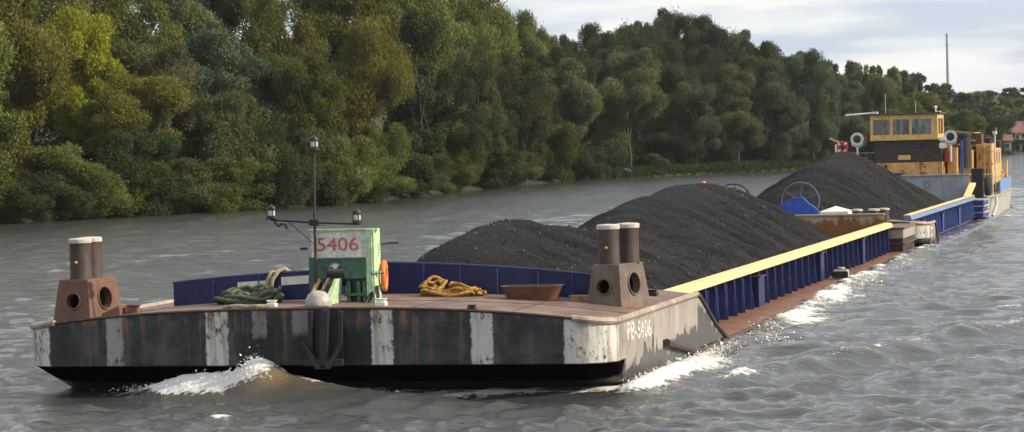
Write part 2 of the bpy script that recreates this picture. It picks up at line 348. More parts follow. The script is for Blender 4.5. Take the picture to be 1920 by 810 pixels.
def grid_mesh(name, X, Y, Z, mat, smooth=True, attrs=None):
    """X, Y, Z: 2-D arrays"""
    ny, nx = X.shape; co = np.stack([X, Y, Z], -1).reshape(-1, 3).astype(np.float32)
    i = np.arange(ny*nx).reshape(ny, nx); q = np.stack([i[:-1, :-1], i[:-1, 1:], i[1:, 1:], i[1:, :-1]], -1).reshape(-1, 4)
    me = bpy.data.meshes.new(name); me.vertices.add(len(co)); me.vertices.foreach_set('co', co.ravel())
    me.loops.add(q.size); me.loops.foreach_set('vertex_index', q.ravel().astype(np.int32))
    me.polygons.add(len(q)); me.polygons.foreach_set('loop_start', np.arange(0, q.size, 4, dtype=np.int32))
    if smooth: me.polygons.foreach_set('use_smooth', np.ones(len(q), dtype=bool))
    for k, v in (attrs or {}).items():
        at_ = me.attributes.new(k, 'FLOAT', 'POINT'); at_.data.foreach_set('value', v.reshape(-1).astype(np.float32))
    me.update(); me.validate(); me.materials.append(mat)
    o = bpy.data.objects.new(name, me); col.objects.link(o); return o

def vnoise(x, y, seed=0):
    """smooth 2-D value noise"""
    xi = np.floor(x).astype(np.int64); yi = np.floor(y).astype(np.int64); fx = x-xi; fy = y-yi
    fx = fx*fx*(3-2*fx); fy = fy*fy*(3-2*fy)
    def h(a, b):
        n = (a*374761393 + b*668265263 + seed*1274126177) & 0x7fffffff
        n = ((n ^ (n >> 13))*1274126177) & 0x7fffffff
        return ((n ^ (n >> 16)) & 0xffff)/65535.0
    return (h(xi, yi)*(1-fx)+h(xi+1, yi)*fx)*(1-fy)+(h(xi, yi+1)*(1-fx)+h(xi+1, yi+1)*fx)*fy
def fbm(x, y, oct_=4, seed=0):
    a = 0; amp = .5
    for k in range(oct_): a = a+amp*(vnoise(x*2**k, y*2**k, seed+k)-.5); amp *= .5
    return a

# ------------------------------------------------------------------ water
WAKE_FOAM = []                                                    # collected foam centres for the spray
def foam_and_swell(X, Y):
    z = np.zeros_like(X); foam = np.zeros_like(X); mud = np.zeros_like(X)
    def g(cx, cy, sx, sy, rot=0):
        c, s = math.cos(rot), math.sin(rot); dx, dy = X-cx, Y-cy
        a = dx*c+dy*s; b = -dx*s+dy*c
        return np.exp(-.5*((a/sx)**2+(b/sy)**2))
    nn = fbm(X*1.6, Y*1.6, 4, 11); nf = fbm(X*5, Y*5, 3, 5)
    # breaking crest pushed up in front of the bow, left of its middle
    z += .30*g(-.75, -.10, .24, .28, .2)+.24*g(-1.25, -.05, .42, .26, .1)+.20*g(-1.85, .08, .36, .24)+.10*g(-2.4, .15, .4, .25)+.10*g(-.2, -.15, .5, .35)
    # ridge rolling off to the right of the crest, dark trough between it and the bow
    ax, ay, bx, by = -.55, -.15, 3.4, -1.75; L_ = math.hypot(bx-ax, by-ay); tx, ty = (bx-ax)/L_, (by-ay)/L_
    s_ = (X-ax)*tx+(Y-ay)*ty; n_ = -(X-ax)*ty+(Y-ay)*tx+.12*nn; env = np.clip((s_+.35)/.5, 0, 1)*np.exp(-np.clip(s_, 0, 99)**2/14)
    z += env*(.25*np.exp(-.5*(n_/np.where(n_ > 0, .26, .55))**2)-.13*np.exp(-.5*((n_-.85)/.4)**2))
    foam += .5*env*np.exp(-.5*((n_-.05)/.08)**2)*np.clip(.2+4*fbm(X*2.2, Y*2.2, 3, 41), 0, 1)
    f1 = 1.3*g(-.80, -.16, .24, .26)+1.35*g(-1.35, -.12, .42, .22)+1.3*g(-1.95, .02, .38, .24)+.4*g(-.2, .15, .5, .14)+.55*g(-2.4, .15, .4, .2)+.5*g(.5, .0, .7, .16)+.35*g(-3.0, .4, .5, .2)
    mud += .75*g(-.40, -.42, .30, .24, .4)+.4*g(-1.1, -.45, .5, .15)+.3*g(.3, -.6, .5, .25)
    foam += f1
    # faint foam line under the rest of the front
    foam += .85*np.exp(-.5*((Y-.15-.16*X-.4*nn)/.34)**2)*((X > .2) & (X < 4.4))*(1+nn*2)
    # bright band along the starboard bow, then along the hull
    side = np.clip(X-4.5, -1, 99)
    bow = np.exp(-.5*((side-.28-.05*(Y))/(.20+.02*Y))**2)*np.clip((Y+.4)/.8, 0, 1)*np.clip((6.5-Y)/3.5, 0, 1)
    foam += 1.7*bow*(Y < 8); z += .18*bow
    lap = np.exp(-.5*((side-.18)/(.22))**2)*((Y > 4) & (Y < 75))
    foam += lap*(.58+1.6*fbm(X*.5, Y*.35, 3, 21)+.25*np.sin(Y*.9))*np.clip((60-Y)/35, .35, 1)
    z += .05*lap*(1+2*nn)
    # diverging waves off the shoulder
    for k, (off, amp, wd) in enumerate(((.9, .13, .32), (2.3, -.10, .5), (3.6, .10, .55), (5.6, .08, .7))):
        d = (X-4.5)*math.cos(R(17))-(Y-1.0)*math.sin(R(17))-off
        env = np.clip((Y-.5)/2, 0, 1)*np.exp(-np.clip(Y-6, 0, 99)/22)
        z += amp*np.exp(-.5*(d/wd)**2)*env*(1+1.3*nn)
        if k == 0: foam += .75*np.exp(-.5*((d-.05)/.16)**2)*env*np.clip(.55+3.5*fbm(X*.7, Y*.5, 3, 31), 0, 1)
    z += .15*g(6.1, 7.3, .7, .55)+.12*g(5.6, 9.5, .5, .8)
    foam += .8*g(5.55, 7.9, .20, .35)+.6*g(5.3, 10.5, .35, 1.0)+.7*g(5.2, 15, .3, 1.6)*(1+3*nn)+.5*g(5.1, 21, .35, 2)*(1+3*nn)
    # port side foam, stern wash of the pusher
    foam += .5*np.exp(-.5*((-X-4.8)/.3)**2)*((Y > 2) & (Y < 75))*np.clip(.3+3*nn, 0, 1)
    foam += .7*np.exp(-.5*((X-5.0)/1.2)**2)*((Y > 74) & (Y < 130))*np.clip(.5+3*nn, 0, 1)
    z += .13*np.exp(-.5*((np.abs(X)-4.42)/.22)**2)*np.clip((Y-12)/14, 0, 1)*(Y < 45)*(1+1.2*nn)+.06*(np.abs(X) < 4.7)*((Y > 45) & (Y < 73))
    foam += .5*(np.abs(np.abs(X)-4.25) < .35)*((Y > 20) & (Y < 73))*np.clip(.45+3*nn, 0, 1)
    # lone small whitecaps
    foam += .9*g(-.15, -3.2, .12, .1)+.8*g(8.8, 18, .25, .5)
    inside = (((np.abs(X) < 4.45) & (Y > 2.3) & (Y < 14)) | ((np.abs(X) < 4.2) & (Y >= 14) & (Y < 45)) | ((np.abs(X) < 3.8) & (Y >= 45) & (Y < 73)) | ((np.abs(X) < 4) & (Y >= 73) & (Y < 89)))
    z += np.clip(foam, 0, 1.2)*(.05*nf+.02)
    z = np.where(inside, -.25, z)
    return z, np.clip(foam, 0, 1.4), np.clip(mud, 0, 1)
def make_water():
    rr = np.concatenate([np.array([2, 6, 12, 20]), 26*np.exp(np.arange(0, math.log(620/26), .0032)), np.array([700, 900, 1300, 2000, 3500])])
    th = np.concatenate([np.linspace(-math.pi, -.5, 16)[:-1], np.linspace(-.5, -.225, 24)[:-1], np.linspace(-.225, .225, 460), np.linspace(.225, .5, 24)[1:], np.linspace(.5, math.pi, 16)[1:]])+YAW
    Rr, T = np.meshgrid(rr, th, indexing='ij'); X = CAM[0]+Rr*np.sin(T); Y = CAM[1]+Rr*np.cos(T)
    Z = np.zeros_like(X); w = np.random.default_rng(3)
    sp_ = np.maximum(Rr*.0032, .03)
    near_hull = np.clip(np.maximum(np.abs(X)-4.3, np.maximum(-Y-.2, 0))/1.6, .25, 1)
    near_hull = np.where((Y > 95), 1, near_hull); near_hull = near_hull*np.where((np.abs(X) < 4.6) & (Y < 2) & (Y > -1.6), .55, 1)
    ox = fbm(X*.09, Y*.09, 3, 77)*2.5; oy = fbm(X*.09, Y*.09, 3, 99)*2.5
    patch = np.clip(.85+1.5*fbm(X*.12, Y*.05, 3, 55), .35, 1.5)
    for k in range(110):
        lam = .22*(12.0 ** (w.random()**1.7))                         # .45 .. 5 m
        a = w.normal(R(282), R(42)); kx, ky = math.cos(a)*2*math.pi/lam, math.sin(a)*2*math.pi/lam
        amp = .0068*lam**.9*(.6+.8*w.random()); ph = w.random()*6.28
        fade = np.clip((lam/sp_-2.2)/2.5, 0, 1)
        p = kx*(X+ox)+ky*(Y+oy)+ph
        s = np.sin(p); Z += .74*amp*fade*patch*(np.exp(s*1.15)-1.36)*.80
    Z *= near_hull
    sw, foam, mud = foam_and_swell(X, Y); Z += sw
    t = NT('river_water', 0.07, 0, 0.5); t.b.inputs['IOR'].default_value = 1.33
    def attr(nm):
        n = t.n.new('ShaderNodeAttribute'); n.attribute_name = nm; return n.outputs['Fac']
    fo = attr('foam'); mu = attr('mud')
    n1 = t.noise(3.2, 6, 0.6); n2 = t.noise(13, 5, 0.65); n3 = t.noise(1.0, 4, 0.6)
    fm = t.math('ADD', fo, t.math('ADD', t.math('MULTIPLY', t.math('SUBTRACT', n1, 0.5), 1.5), t.math('MULTIPLY', t.math('SUBTRACT', n2, 0.5), 1.7)))
    fm = t.math('MULTIPLY', t.step(fm, 0.42, 0.85), t.step(fo, 0.03, 0.22))
    deep = t.mix(t.step(n3, 0.3, 0.7), (0.042, 0.045, 0.045), (0.056, 0.058, 0.056))
    wc = t.mix(t.math('MULTIPLY', mu, 0.9), deep, (0.17, 0.12, 0.055))
    t.color(t.mix(fm, wc, (0.74, 0.72, 0.68))); t.setin(t.b.inputs['Roughness'], t.math('ADD', 0.06, t.math('MULTIPLY', fm, 0.82)))
    rp = t.noise(3.2, 6, 0.66, (0.55, 1.5, 1.0), 0.25); rp2 = t.noise(17.0, 4, 0.65, None, 0.1)
    rp3 = t.noise(1.1, 5, 0.6, (0.5, 1.6, 1.0), 0.3); hh = t.math('ADD', t.math('ADD', t.math('MULTIPLY', rp, 1.0), t.math('MULTIPLY', rp2, 0.4)), t.math('MULTIPLY', rp3, 1.6)); hh = t.math('ADD', hh, t.math('MULTIPLY', t.math('MULTIPLY', n2, fm), 0.8))
    t.bump(hh, 0.7, 0.055)
    o = grid_mesh('river_water', X, Y, Z, t.m, True, {'foam': foam, 'mud': mud}); o['kind'] = 'structure'
make_water()

def spray():
    """ragged droplets and foam flecks thrown up along the breaking water"""
    w = np.random.default_rng(5); P = []; S = []
    def burst(n, c, sd, up, s0, s1):
        q = w.normal(0, 1, (n, 3))*np.array(sd)+np.array(c); q[:, 2] = c[2]+np.abs(w.normal(0, 1, n))*up*np.exp(-((q[:, 0]-c[0])/sd[0])**2*.25); P.append(q); S.append(s0+(s1-s0)*w.random(n)**2)
    burst(1500, (-.78, -.14, .30), (.14, .12, 0), .14, .006, .026)
    burst(1400, (-1.1, -.12, .20), (.25, .10, 0), .08, .006, .024)
    burst(1400, (-1.6, -.05, .14), (.30, .10, 0), .08, .006, .022)
    burst(200, (-2.0, .05, .16), (.2, .10, 0), .06, .006, .02)
    for yy in np.arange(.4, 6.5, .18): burst(34, (4.74+.05*yy, yy, .12), (.13, .15, 0), .07, .006, .022)
    for yy in np.arange(6.5, 40, .3): burst(int(22*max(.2, .5+.5*math.sin(yy*1.7)+.4*math.sin(yy*.6))), (4.75+.2*math.sin(yy*.8), yy, .05), (.2, .25, 0), .07, .006, .022)
    burst(150, (5.55, 7.9, .15), (.15, .25, 0), .05, .006, .02)
    burst(500, (-2.3, .12, .08), (.4, .12, 0), .05, .004, .016); burst(600, (.3, -.02, .05), (.8, .1, 0), .04, .004, .014)
    P = np.concatenate(P); S = np.concatenate(S)
    S = S*.75; base = np.array([(1, 1, 1), (1, -1, -1), (-1, 1, -1), (-1, -1, 1)])*.8
    fc = np.array([(0, 1, 2), (0, 3, 1), (0, 2, 3), (1, 3, 2)])
    rot = w.normal(0, 1, (len(P), 3, 3)); V = np.einsum('nij,kj->nki', rot*.6, base)*S[:, None, None]+P[:, None, :]
    F = (np.arange(len(P))[:, None, None]*4+fc[None]).reshape(-1, 3)
    me = bpy.data.meshes.new('foam_spray'); me.from_pydata(V.reshape(-1, 3).tolist(), [], F.tolist())
    me.materials.append(M['foam']); o = bpy.data.objects.new('foam_spray', me); col.objects.link(o); o['kind'] = 'stuff'
    o['label'] = 'white spray thrown up by the bow and along the hull'
t = NT('white_foam', 0.9); t.color((0.85, 0.83, 0.78)); M['foam'] = t.m
spray()

# ------------------------------------------------------------------ river bank and hill
BANK = np.array([(-74, 0), (-62, 40), (-54, 70), (-50.5, 94), (-47.2, 105), (-42.6, 114), (-40, 127), (-42, 150), (-43.6, 176), (-43.5, 205), (-31, 237), (-24, 285), (-15, 353), (2, 430), (36, 500), (90, 560), (170, 610), (320, 650), (600, 690)], float)
_d = np.diff(BANK, axis=0); _L = np.hypot(_d[:, 0], _d[:, 1])
def bank_dist(x, y):
    x = np.asarray(x, float); y = np.asarray(y, float); best = np.full(x.shape, 1e9); sign = np.ones(x.shape)
    for i in range(len(_d)):
        ax, ay = BANK[i]; tx, ty = _d[i]/_L[i]
        s = np.clip((x-ax)*tx+(y-ay)*ty, 0, _L[i]); dx = x-ax-tx*s; dy = y-ay-ty*s; d = np.hypot(dx, dy)
        cr_ = tx*(y-ay)-ty*(x-ax); up = d < best-1e-9
        best = np.where(up, d, best); sign = np.where(up, np.where(cr_ > 0, 1, -1), sign)
    return best*sign
def ground(x, y):
    d = bank_dist(x, y)
    h = np.where(d < 0, np.maximum(d*.5, -1.5), .5*(1-np.exp(-np.clip(d, 0, 999)/1.3))+.05*np.clip(d-4, 0, 999)+.06*np.clip(d-22, 0, 80))
    h = h+np.where(d > 0, fbm(np.asarray(x)*.15, np.asarray(y)*.15, 3, 8)*np.clip(d, 0, 4)*.12, 0)
    return np.minimum(h, 13)
def make_bank():
    offs = np.array([-4, -1.5, -.5, -.1, .3, .8, 1.5, 3, 5, 8, 12, 18, 26, 40, 60, 90, 130, 180, 260])
    S = np.concatenate([[0], np.cumsum(_L)]); ss = np.arange(0, S[-1], 3.0)
    bx = np.interp(ss, S, BANK[:, 0]); by = np.interp(ss, S, BANK[:, 1]); k = np.ones(9)/9
    tx = np.gradient(bx); ty = np.gradient(by)
    tx = np.convolve(np.pad(tx, 4, 'edge'), k, 'valid'); ty = np.convolve(np.pad(ty, 4, 'edge'), k, 'valid'); l = np.hypot(tx, ty); nx, ny = -ty/l, tx/l
    jit = fbm(ss*.12, ss*0, 3, 4)*2.0
    O, I = np.meshgrid(offs, np.arange(len(ss)), indexing='ij')
    X = bx[I]+nx[I]*(O+jit[I]*np.exp(-np.abs(O)/6)); Y = by[I]+ny[I]*(O+jit[I]*np.exp(-np.abs(O)/6))
    Z = ground(bx[I]+nx[I]*O, by[I]+ny[I]*O)
    t = NT('bank_soil', 0.95); n = t.noise(.8, 6); n2 = t.noise(4, 5)
    c = t.mix(t.step(n, .35, .65), (0.020, 0.017, 0.011), (0.028, 0.034, 0.014)); c = t.mix(t.math('MULTIPLY', n2, .5), c, (0.035, 0.027, 0.018)); t.color(c); t.bump(n2, .6, .15)
    o = grid_mesh('river_bank', X, Y, Z, t.m, True); o['kind'] = 'structure'
make_bank()

# ------------------------------------------------------------------ trees
def leaf_mat(name, a, b, trans=0.25, hueshift=0.02):
    t = NT(name, 0.85, 0, 0.04)
    oi = t.n.new('ShaderNodeObjectInfo'); at_ = t.n.new('ShaderNodeAttribute'); at_.attribute_name = 'tint'
    big = t.noise(.35, 3)
    f = t.math('ADD', t.math('MULTIPLY', at_.outputs['Fac'], .75), t.math('MULTIPLY', t.math('SUBTRACT', big, .5), .9))
    c = t.mix(t.math('ADD', f, 0.12, True), a, b)
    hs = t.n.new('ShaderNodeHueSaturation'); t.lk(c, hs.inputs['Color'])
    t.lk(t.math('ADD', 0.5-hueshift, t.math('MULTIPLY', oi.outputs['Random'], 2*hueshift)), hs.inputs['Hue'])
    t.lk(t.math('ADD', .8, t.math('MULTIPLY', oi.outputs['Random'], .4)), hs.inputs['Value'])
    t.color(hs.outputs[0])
    tl = t.n.new('ShaderNodeBsdfTranslucent'); t.lk(hs.outputs[0], tl.inputs[0]); mx_ = t.n.new('ShaderNodeMixShader'); mx_.inputs[0].default_value = trans
    t.lk(t.b.outputs[0], mx_.inputs[1]); t.lk(tl.outputs[0], mx_.inputs[2]); t.lk(mx_.outputs[0], t.out.inputs[0])
    return t.m
LEAF = {
    'willow': leaf_mat('grey_green_willow_leaves', (0.088, 0.100, 0.042), (0.185, 0.19, 0.085)),
    'olive': leaf_mat('olive_leaves', (0.092, 0.106, 0.026), (0.200, 0.208, 0.062)),
    'yellow': leaf_mat('yellow_green_leaves', (0.17, 0.195, 0.016), (0.34, 0.33, 0.035), .35),
    'yellow_olive': leaf_mat('yellow_olive_leaves', (0.115, 0.130, 0.024), (0.25, 0.245, 0.058), .3),  # yellower, brighter olive leaf colour of a few willows
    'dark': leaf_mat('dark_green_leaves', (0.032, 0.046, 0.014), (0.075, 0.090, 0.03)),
    'brown': leaf_mat('brown_olive_leaves', (0.064, 0.072, 0.026), (0.135, 0.136, 0.056)),
    'green': leaf_mat('mid_green_leaves', (0.070, 0.090, 0.020), (0.155, 0.165, 0.045)),
    'blue': leaf_mat('blue_green_willow_leaves', (0.060, 0.082, 0.042), (0.13, 0.152, 0.082)),
    'far': leaf_mat('far_woodland_leaves', (0.038, 0.056, 0.024), (0.086, 0.104, 0.046)),
}
bark = NT('bark', 0.9); _n = bark.noise(6, 6, .65, (1, 1, .25)); bark.color(bark.mix(_n, (0.022, 0.018, 0.014), (0.085, 0.070, 0.055))); bark.bump(_n, .6, .04); M['bark'] = bark.m

def crown_mesh(name, clumps, per, ll, lw, w, droop=0.0):
    """clumps: (n,4) centre + radius; per clump leaf quads of length ll, width lw"""
    n = len(clumps); C = np.repeat(clumps[:, :3], per, 0); Rd = np.repeat(clumps[:, 3], per)
    d = w.normal(0, 1, (n*per, 3)); d[:, 2] = d[:, 2]*.9+.2; d /= np.linalg.norm(d, axis=1)[:, None]
    rad = (.45+.55*w.random(n*per)**.5)*(1+.14*w.normal(0, 1, n*per))
    P = C+d*(Rd*rad)[:, None]*np.array([1, 1, .78])
    ax = d*.75+w.normal(0, .55, (n*per, 3)); ax[:, 2] += .25-droop; ax /= np.linalg.norm(ax, axis=1)[:, None]
    nr = d*1.5+w.normal(0, .42, (n*per, 3)); nr -= ax*np.sum(nr*ax, 1)[:, None]; nr /= np.linalg.norm(nr, axis=1)[:, None]
    sd = np.cross(nr, ax); L = ll*(.6+.8*w.random(n*per))[:, None]; W = lw*(.6+.8*w.random(n*per))[:, None]
    V = np.stack([P-ax*L*.5, P+sd*W*.5-ax*L*.05, P+ax*L*.5, P-sd*W*.5-ax*L*.05], 1).astype(np.float32)
    q = np.arange(n*per*4, dtype=np.int32)
    me = bpy.data.meshes.new(name); me.vertices.add(len(q)); me.vertices.foreach_set('co', V.ravel())
    me.loops.add(len(q)); me.loops.foreach_set('vertex_index', q); me.polygons.add(n*per); me.polygons.foreach_set('loop_start', np.arange(0, len(q), 4, dtype=np.int32))
    tint = np.clip(np.repeat(w.random(n), per)*.65+w.random(n*per)*.25, 0, 1)
    a = me.attributes.new('tint', 'FLOAT', 'POINT'); a.data.foreach_set('value', np.repeat(tint, 4).astype(np.float32))
    me.update(); me.validate(); me.materials.append(LEAF['willow']); return me
def trunk_mesh(name, clumps, H, r0, w, nl=9, lean=.4):
    mb = MB(); top = Vector((w.normal(0, lean), w.normal(0, lean), H*.62)); pts = [Vector((0, 0, -.8))]
    for k in range(1, 6):
        f = k/5; pts.append(Vector((0, 0, 0)).lerp(top, f)+Vector((w.normal(0, .12), w.normal(0, .12), 0)))
    mb.tube(pts, [r0*1.35]+[r0*(1-.15*k) for k in range(1, 6)], 7)
    for i in w.choice(len(clumps), min(nl, len(clumps)), replace=False):
        e = Vector(clumps[i, :3]); s = pts[1].lerp(pts[-1], .15+.75*w.random()); mid = s.lerp(e, .5)+Vector((0, 0, -.08*H*w.random()+.3))
        mb.tube([s, mid, e], [r0*.45, r0*.28, r0*.08], 5)
    me = mb.build(name, 'bark', None, True); d = me.data; bpy.data.objects.remove(me); return d
PROTO = {}
def proto(kind, seed, H, W, per=430, nc=62, zlo=.12, ll=.34, lw=.13, shape='round', r0=.24):
    w = np.random.default_rng(seed); cl = []
    # a few big limbs, each carrying a lobe of clumps
    nl = 8 if shape != 'shrub' else 7
    lobes = []
    for k in range(nl):
        a = 6.283*k/nl+w.normal(0, .35); h = zlo+(.88-zlo)*w.random()
        env = (math.sin(math.pi*min(max((h-zlo*.4)/(1.06-zlo*.4), 0), 1))**.6)
        if shape == 'tall': env *= .8
        rr = W*.5*env*(.45+.35*w.random()); lobes.append((rr*math.cos(a), rr*math.sin(a), h*H, W*(.20+.10*w.random())))
    lobes.append((w.normal(0, .3), w.normal(0, .3), H*.80, W*.24)); lobes.append((w.normal(0, .5), w.normal(0, .5), H*.5, W*.33))
    if shape == 'shrub': lobes.append((0, 0, H*.25, W*.42))
    while len(cl) < nc:
        b = lobes[w.integers(len(lobes))]; d = w.normal(0, 1, 3); d /= np.linalg.norm(d); d[2] = d[2]*.9+.1
        rr = b[3]*(.35+.6*w.random()**.6); p = np.array(b[:3])+d*rr*np.array([1, 1, .95]); r = W*(.075+.075*w.random())
        if p[2] < H*zlo*.6+r*.3 or p[2] > H-r*.6: continue
        cl.append((*p, r))
    cl = np.array(cl); s = H/(cl[:, 2]+cl[:, 3]*.7).max(); cl[:, 2] *= s
    ww = np.hypot(cl[:, 0], cl[:, 1])+cl[:, 3]; k = (W*.5)/np.percentile(ww, 92); cl[:, :2] *= k
    PROTO[kind] = (crown_mesh(kind+'_crown', cl, per, ll, lw, w), trunk_mesh(kind+'_trunk', cl, H, r0, w), H, W)
proto('willow_a', 1, 12, 10, 860, 78, .05, .25, .095)
proto('willow_b', 2, 12, 9.5, 860, 74, .08, .25, .095)
proto('willow_c', 3, 13, 10, 860, 78, .14, .25, .095)
proto('shrub_a', 4, 6, 7.5, 760, 56, .03, .20, .075, 'shrub', .12)
proto('shrub_b', 5, 5, 6.5, 760, 50, .03, .20, .075, 'shrub', .12)
proto('tall_a', 6, 14, 8.5, 700, 70, .10, .28, .12, 'tall', .26)
proto('tall_b', 7, 14, 10, 700, 76, .12, .28, .12, 'round', .28)
proto('far_a', 8, 12, 9, 90, 46, .12, .8, .42, 'round')
proto('far_b', 9, 12, 8, 90, 46, .14, .8, .42, 'round')
_rot = random.Random(12)
TREES = []
def place_tree(kind, leaf, x, y, H, W, name, label, group=None, cat='tree'):
    cm, tm, h, w = PROTO[kind]; z = float(ground(x, y))-(.13*H if kind.startswith('shrub') else 0); root = thing(name, label, cat, (x, y, z), group)
    root.rotation_euler = (0, 0, _rot.random()*6.28); root.scale = (W/w, W/w, H/h)
    for nm, me, mt in (('trunk', tm, None), ('crown', cm, LEAF[leaf])):
        o = bpy.data.objects.new(nm, me); col.objects.link(o); o.parent = root
        if mt: o.material_slots[0].link = 'OBJECT'; o.material_slots[0].material = mt
    TREES.append((x, y, W)); return root
BPX = [(-400, 446), (0, 420), (250, 405), (500, 393), (700, 380), (950, 350), (1100, 337), (1460, 320), (1600, 308), (1890, 289), (2300, 275)]
def bank_py(px): return float(np.interp(px, [b[0] for b in BPX], [b[1] for b in BPX]))
def bank_range(px):
    """range along a bearing at which the bank line is crossed"""
    d = ray(px, 300); u = np.array([d[0], d[1]])/math.hypot(d[0], d[1]); r = np.arange(60, 900, .5)
    b = bank_dist(CAM[0]+u[0]*r, CAM[1]+u[1]*r); k = np.argmax(b > 0); return (r[k] if b[k] > 0 else 700.0), u
def tree_px(kind, leaf, px, top, width, back, name, label, group=None, cat='tree'):
    r, u = bank_range(px); r += back; x, y = CAM[0]+u[0]*r, CAM[1]+u[1]*r
    zt = at(px, top, D=r)[2]; g = float(ground(x, y)); H = max(2.0, zt-g); W = width*r/FPX
    return place_tree(kind, leaf, x, y, H, W, name, label, group, cat)
A = 'willows and shrubs leaning over the river edge'
front = [
 ('willow_a', 'olive', -150, -60, 330, 5, 'willow_tree', 'olive willow cut by the left edge of the picture, tall', A),
 ('willow_b', 'yellow_olive', 20, -40, 260, 4, 'willow_tree', 'leftmost olive green willow fully in view, left of the yellow tree', A),
 ('tall_b', 'yellow', 170, 15, 190, 9, 'bright_tree', 'bright yellow green tree glowing above the left willow', A),
 ('willow_a', 'yellow_olive', 255, 140, 230, 1.5, 'willow_tree', 'broad sunlit willow hanging low over the water below the yellow tree', A),
 ('shrub_a', 'olive', 110, 250, 250, .8, 'willow_bush', 'dark olive bush at the water below the left willows', A),
 ('willow_c', 'willow', 300, 80, 170, 11, 'willow_tree', 'pale grey willow crown just right of the yellow tree', A),
 ('willow_b', 'blue', 410, 55, 230, 14, 'willow_tree', 'blue green willow behind the round brown bush', A),
 ('shrub_a', 'brown', 430, 140, 190, 2.0, 'round_bush', 'tall rounded brown olive bush standing at the water', A),
 ('shrub_b', 'brown', 535, 258, 140, .8, 'willow_bush', 'low brown bush at the water left of the light mast', A),
 ('willow_a', 'green', 585, 100, 160, 4, 'willow_tree', 'mid green willow just behind the tall light mast', A),
 ('willow_c', 'yellow_olive', 690, 30, 170, 4, 'willow_tree', 'tall olive willow with sunlit right edge, right of the mast', A),
 ('shrub_a', 'olive', 700, 210, 130, 1.0, 'willow_bush', 'yellowish bush at the water right of the light mast', A),
 ('shrub_b', 'green', 640, 270, 110, .6, 'willow_bush', 'green bush at the water directly right of the light mast', A),
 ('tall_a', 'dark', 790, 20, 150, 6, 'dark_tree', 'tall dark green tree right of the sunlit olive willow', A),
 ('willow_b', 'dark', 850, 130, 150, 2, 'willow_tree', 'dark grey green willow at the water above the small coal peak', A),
 ('shrub_b', 'green', 800, 285, 130, .8, 'willow_bush', 'dark green low bush at the shaded waterline', A),
 ('shrub_b', 'yellow', 955, 308, 56, .6, 'small_bush', 'small bright green bush on the shaded waterline', A),
 ('willow_a', 'brown', 900, 90, 120, 7, 'willow_tree', 'brown olive willow behind the shaded waterline bushes', A),
 ('willow_c', 'brown', 985, 100, 140, 2.5, 'willow_tree', 'dull brown willow over the tip of the dark waterline', A),
 ('willow_b', 'willow', 1065, 110, 140, 3.5, 'willow_tree', 'grey willow left of the clearing with the bare trunk', A),
 ('willow_c', 'willow', 1180, 92, 150, 7, 'willow_tree', 'grey willow with a bare trunk beside the blue tarpaulin', A),
 ('shrub_b', 'brown', 1225, 292, 60, 3, 'small_bush', 'low brown bush right of the blue tarpaulin', A),
 ('willow_a', 'blue', 1305, 150, 110, 5, 'willow_tree', 'grey green willow above the big coal peak', A),
 ('willow_b', 'green', 1250, 190, 100, 12, 'willow_tree', 'dark green willow just right of the bare trunk', A),
 ('willow_b', 'willow', 1385, 120, 120, 6, 'willow_tree', 'grey willow behind the gap between the coal heaps', A),
 ('willow_c', 'blue', 1450, 105, 120, 5, 'willow_tree', 'large blue green willow left of the pusher boat', A),
 ('willow_a', 'blue', 1525, 92, 110, 5, 'willow_tree', 'tall pale willow whose top breaks the skyline left of the wheelhouse', A),
 ('willow_b', 'blue', 1590, 140, 100, 6, 'willow_tree', 'blue green willow behind the left searchlight', A),
 ('willow_a', 'willow', 1650, 140, 90, 8, 'willow_tree', 'grey willow straight behind the wheelhouse', A),
 ('willow_b', 'olive', 1745, 172, 100, 10, 'willow_tree', 'pale olive tree right behind the wheelhouse', A),
 ('willow_c', 'green', 1700, 178, 80, 14, 'willow_tree', 'green tree behind the wheelhouse roof edge', A),
 ('willow_a', 'green', 1810, 205, 80, 8, 'willow_tree', 'green tree behind the dark funnel of the pusher boat', A),
]
for f in front: tree_px(*f)
# second and third rows on the slope behind
ORD = 'first second third fourth fifth sixth seventh eighth ninth tenth eleventh twelfth thirteenth fourteenth fifteenth sixteenth seventeenth eighteenth nineteenth twentieth twenty-first twenty-second twenty-third'.split()
for px, top, wd, bk, lf, kd in [
  (-60, -120, 300, 22, 'green', 'tall_b'), (60, -130, 300, 24, 'olive', 'willow_a'), (150, -120, 280, 28, 'willow', 'tall_b'), (240, -60, 220, 20, 'olive', 'willow_c'), (330, -70, 220, 26, 'willow', 'willow_b'), (430, -80, 220, 30, 'blue', 'willow_a'),
  (520, -20, 200, 18, 'olive', 'willow_c'), (600, -80, 240, 30, 'olive', 'tall_b'), (650, -60, 220, 22, 'green', 'willow_b'), (740, -70, 230, 26, 'olive', 'willow_a'), (810, -60, 220, 30, 'olive', 'tall_b'),
  (880, -40, 190, 32, 'olive', 'willow_c')]:
    _i = globals().get('_i', -1)+1
    tree_px(kd, lf, px, top, wd, bk, 'hillside_tree', 'tall tree on the left slope behind the riverside willows, %s from the left' % ORD[_i], 'tall trees on the left slope')
for k_, (px, top, wd, bk, lf, kd) in enumerate([(890, -28, 150, 44, 'olive', 'tall_b'), (945, 4, 120, 46, 'olive', 'willow_c'), (985, 20, 110, 50, 'olive', 'willow_b'), (1020, 44, 90, 52, 'olive', 'willow_c'), (1045, 66, 80, 54, 'olive', 'willow_b')]):
    tree_px(kd, lf, px, top, wd, bk, 'hillside_tree', 'yellow green tree on the hill descending to the notch of sky, %s from the left' % ORD[k_], 'yellow green trees by the sky notch')
